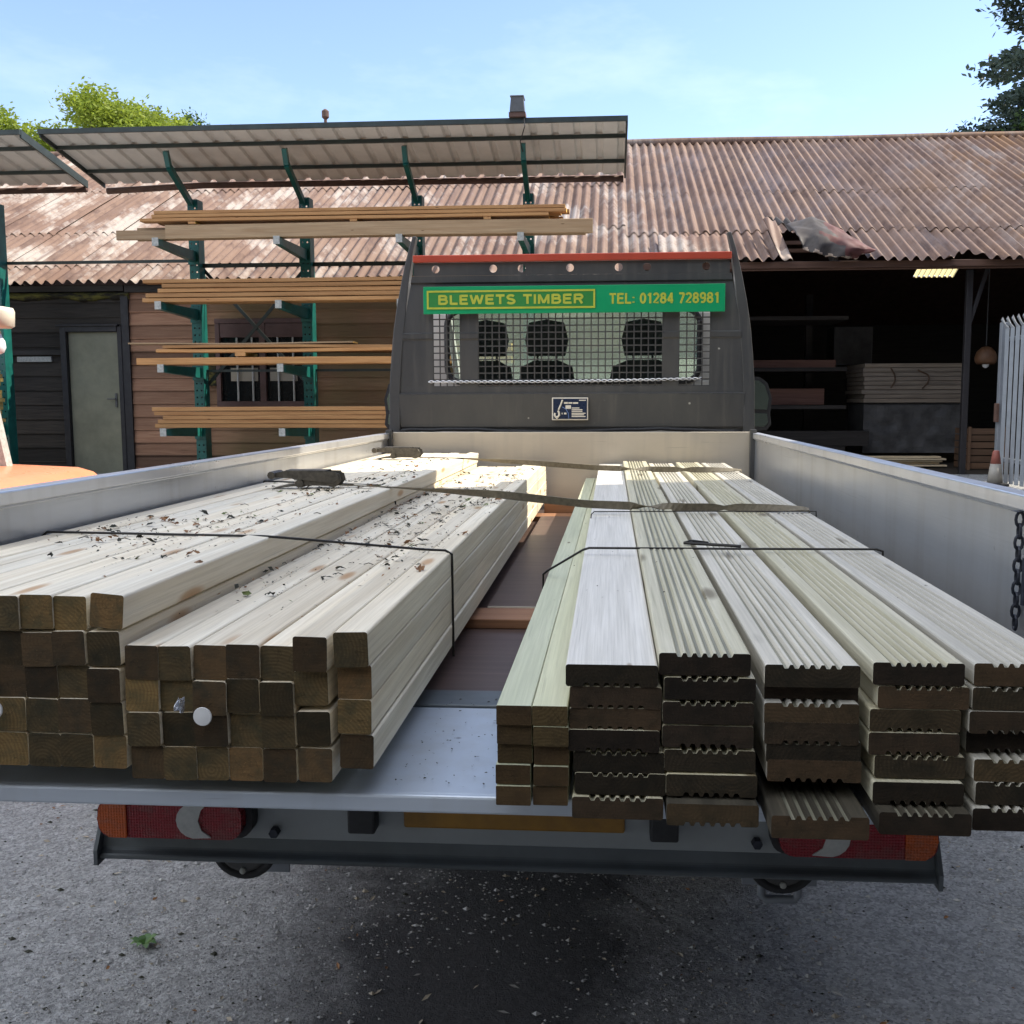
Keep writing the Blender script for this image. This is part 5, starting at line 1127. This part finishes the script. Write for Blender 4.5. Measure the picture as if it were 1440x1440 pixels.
for i in range(46):
    x = rd.uniform(-1.15, -.38); y = rd.uniform(1.8, 4.8); a = rd.uniform(-.6, .6); l = rd.uniform(.012, .035); z = ltop(x)+.003
    m.tube([(x, y, z), (x+l*math.cos(a)*.5, y+l*math.sin(a)*.5+.003, z+.003), (x+l*math.cos(a), y+l*math.sin(a), z)], .0009, 4, 1)
for i in range(90):
    x = rd.uniform(-.15, .6); y = rd.uniform(1.6, 5.2); flake(m, (x, y, (1.119 if x < -.06 else 1.202)+.004*(y-1.4)), rd.uniform(.0015,.004), 1, .3)
for i in range(90): flake(m, (rd.uniform(-.34, -.17), rd.uniform(1.52, 2.0), .9535), rd.uniform(.001, .004), 1, .1)
tag(m.build('leaf_litter', [M['dead_leaf'], M['dark_bit'], M['green_bit']], fixn=False), 'dry leaf bits, buds and twigs scattered over the battens', 'leaf litter', kind='stuff')

# ------------------------------------------------------------------ orange vehicle beyond the dropside
fk = empty('loading_shovel', (-3.75, 5.2, 0), 'orange loading vehicle with a sunlit rounded bonnet parked beside the truck', 'loader')
m = MB(); m.prism([(-4.5,.45),(-2.93,.45),(-2.87,.62),(-2.85,1.04),(-2.875,1.11),(-2.93,1.155),(-3.02,1.18),(-3.5,1.20),(-4.0,1.19),(-4.42,1.14),(-4.5,1.02)], 4.0, 5.62); m.build('bonnet', M['orange'], fk, bevel=.05, smooth=True)
m = MB(); m.prism([(-4.3,.5),(-3.12,.5),(-3.12,1.0),(-4.3,1.0)], 5.621, 7.6); m.build('chassis', M['black'], fk, bevel=.02)
m = MB(); m.bar((-3.37,5.50,1.17), (-3.44,5.48,1.62), .045, .06); m.bar((-3.44,5.48,1.62), (-3.53,5.46,2.1), .045, .06); m.build('white_post', M['worn_white'], fk)
m = MB(); m.bar((-3.55,5.48,2.085), (-3.36,5.5,2.085), .03, .02)
bw = m.build('lamp_arm', M['black'], fk)
m = MB(); m.lathe((-3.365,5.5,1.955), [(.06,0),(.078,.01),(.082,.09),(.074,.11),(.03,.118)], n=24); m.build('lamp_cap', M['cream_plastic'], fk, smooth=True)
m = MB(); m.lathe((-3.385,5.5,1.81), [(.012,.0),(.035,.012),(.047,.04),(.043,.075),(.028,.1),(.02,.14)], n=20); m.build('lamp_globe', M['lamp_globe'], fk, smooth=True)
for y in (4.5, 7.2):
    for x in (-4.35, -3.12):
        w_ = empty('wheel', (x, y, .38)); w_.parent = fk; w_.location = Vector((x, y, .38))-Vector(fk['_loc'])
        m = MB(); m.lathe((x,y,.38), [(.2,-.12),(.34,-.12),(.38,-.09),(.38,.09),(.34,.12),(.2,.12)], 'X', 26); m.build('tyre', M['black'], w_, smooth=True)
        m = MB(); m.lathe((x,y,.38), [(.05,-.1),(.199,-.08),(.199,.08),(.05,.1)], 'X', 20); m.build('rim', M['worn_white'], w_)

# ------------------------------------------------------------------ grit, chips and a weed on the yard
m = MB(); rd = random.Random(5)
OCT = [(0,2,4),(2,1,4),(1,3,4),(3,0,4),(2,0,5),(1,2,5),(3,1,5),(0,3,5)]
for i in range(17000):
    y = 1.75+2.1*rd.random()**1.3; x = rd.uniform(-2.4, 1.8)
    if mnoise.noise((x*1.3, y*1.3, 9)) < rd.uniform(-.5, .25): continue
    s = rd.uniform(.0018, .0048) if rd.random() < .92 else rd.uniform(.005, .010); v = []
    for d in ((1,0,0),(-1,0,0),(0,1,0),(0,-1,0),(0,0,1),(0,0,-1)):
        q = Vector(d)*s*rd.uniform(.6, 1.3); v.append((x+q.x*1.3, y+q.y, s*.25+q.z*.7))
    k = rd.random(); m.add(v, OCT, 0 if k < .68 else (1 if k < .82 else (2 if k < .9 else 4)))
for i in range(420):
    y = 1.8+2.0*rd.random(); x = rd.uniform(-2.4, 1.8); flake(m, (x, y, .004), rd.uniform(.003, .011), rd.choice((1,2,2,3)), .35, rd.uniform(.6, 2))
tag(m.build('grit', [M['stone_grey'], M['stone_pale'], M['chip'], M['dead_leaf'], M['dark_bit']], fixn=False), 'loose grit, chippings and wood flakes on the yard', 'grit', kind='stuff')
wd_ = MB()
for k in range(9):
    a = k*.72+.2; l = .03+.022*((k*37)%10)/10; c, s_ = math.cos(a), math.sin(a); w = .010; b = Vector((-1.32, 2.69, .006))
    pts = []
    for t, h, ww in ((0,.0,.3),(.35,.010,1),(.7,.016,.85),(1,.012,.05)): pts.append((b+Vector((c*l*t, s_*l*t, h)), ww*w))
    vs = []
    for p, ww in pts: vs += [p+Vector((-s_,c,.15))*ww, p-Vector((-s_,c,-.15))*ww]
    wd_.add(vs, [(0,1,3,2),(2,3,5,4),(4,5,7,6)])
tag(wd_.build('weed_sprig', M['weed'], origin=(-1.32,2.69,0), fixn=False), 'small fresh green sprig lying on the yard behind the truck', 'plant')
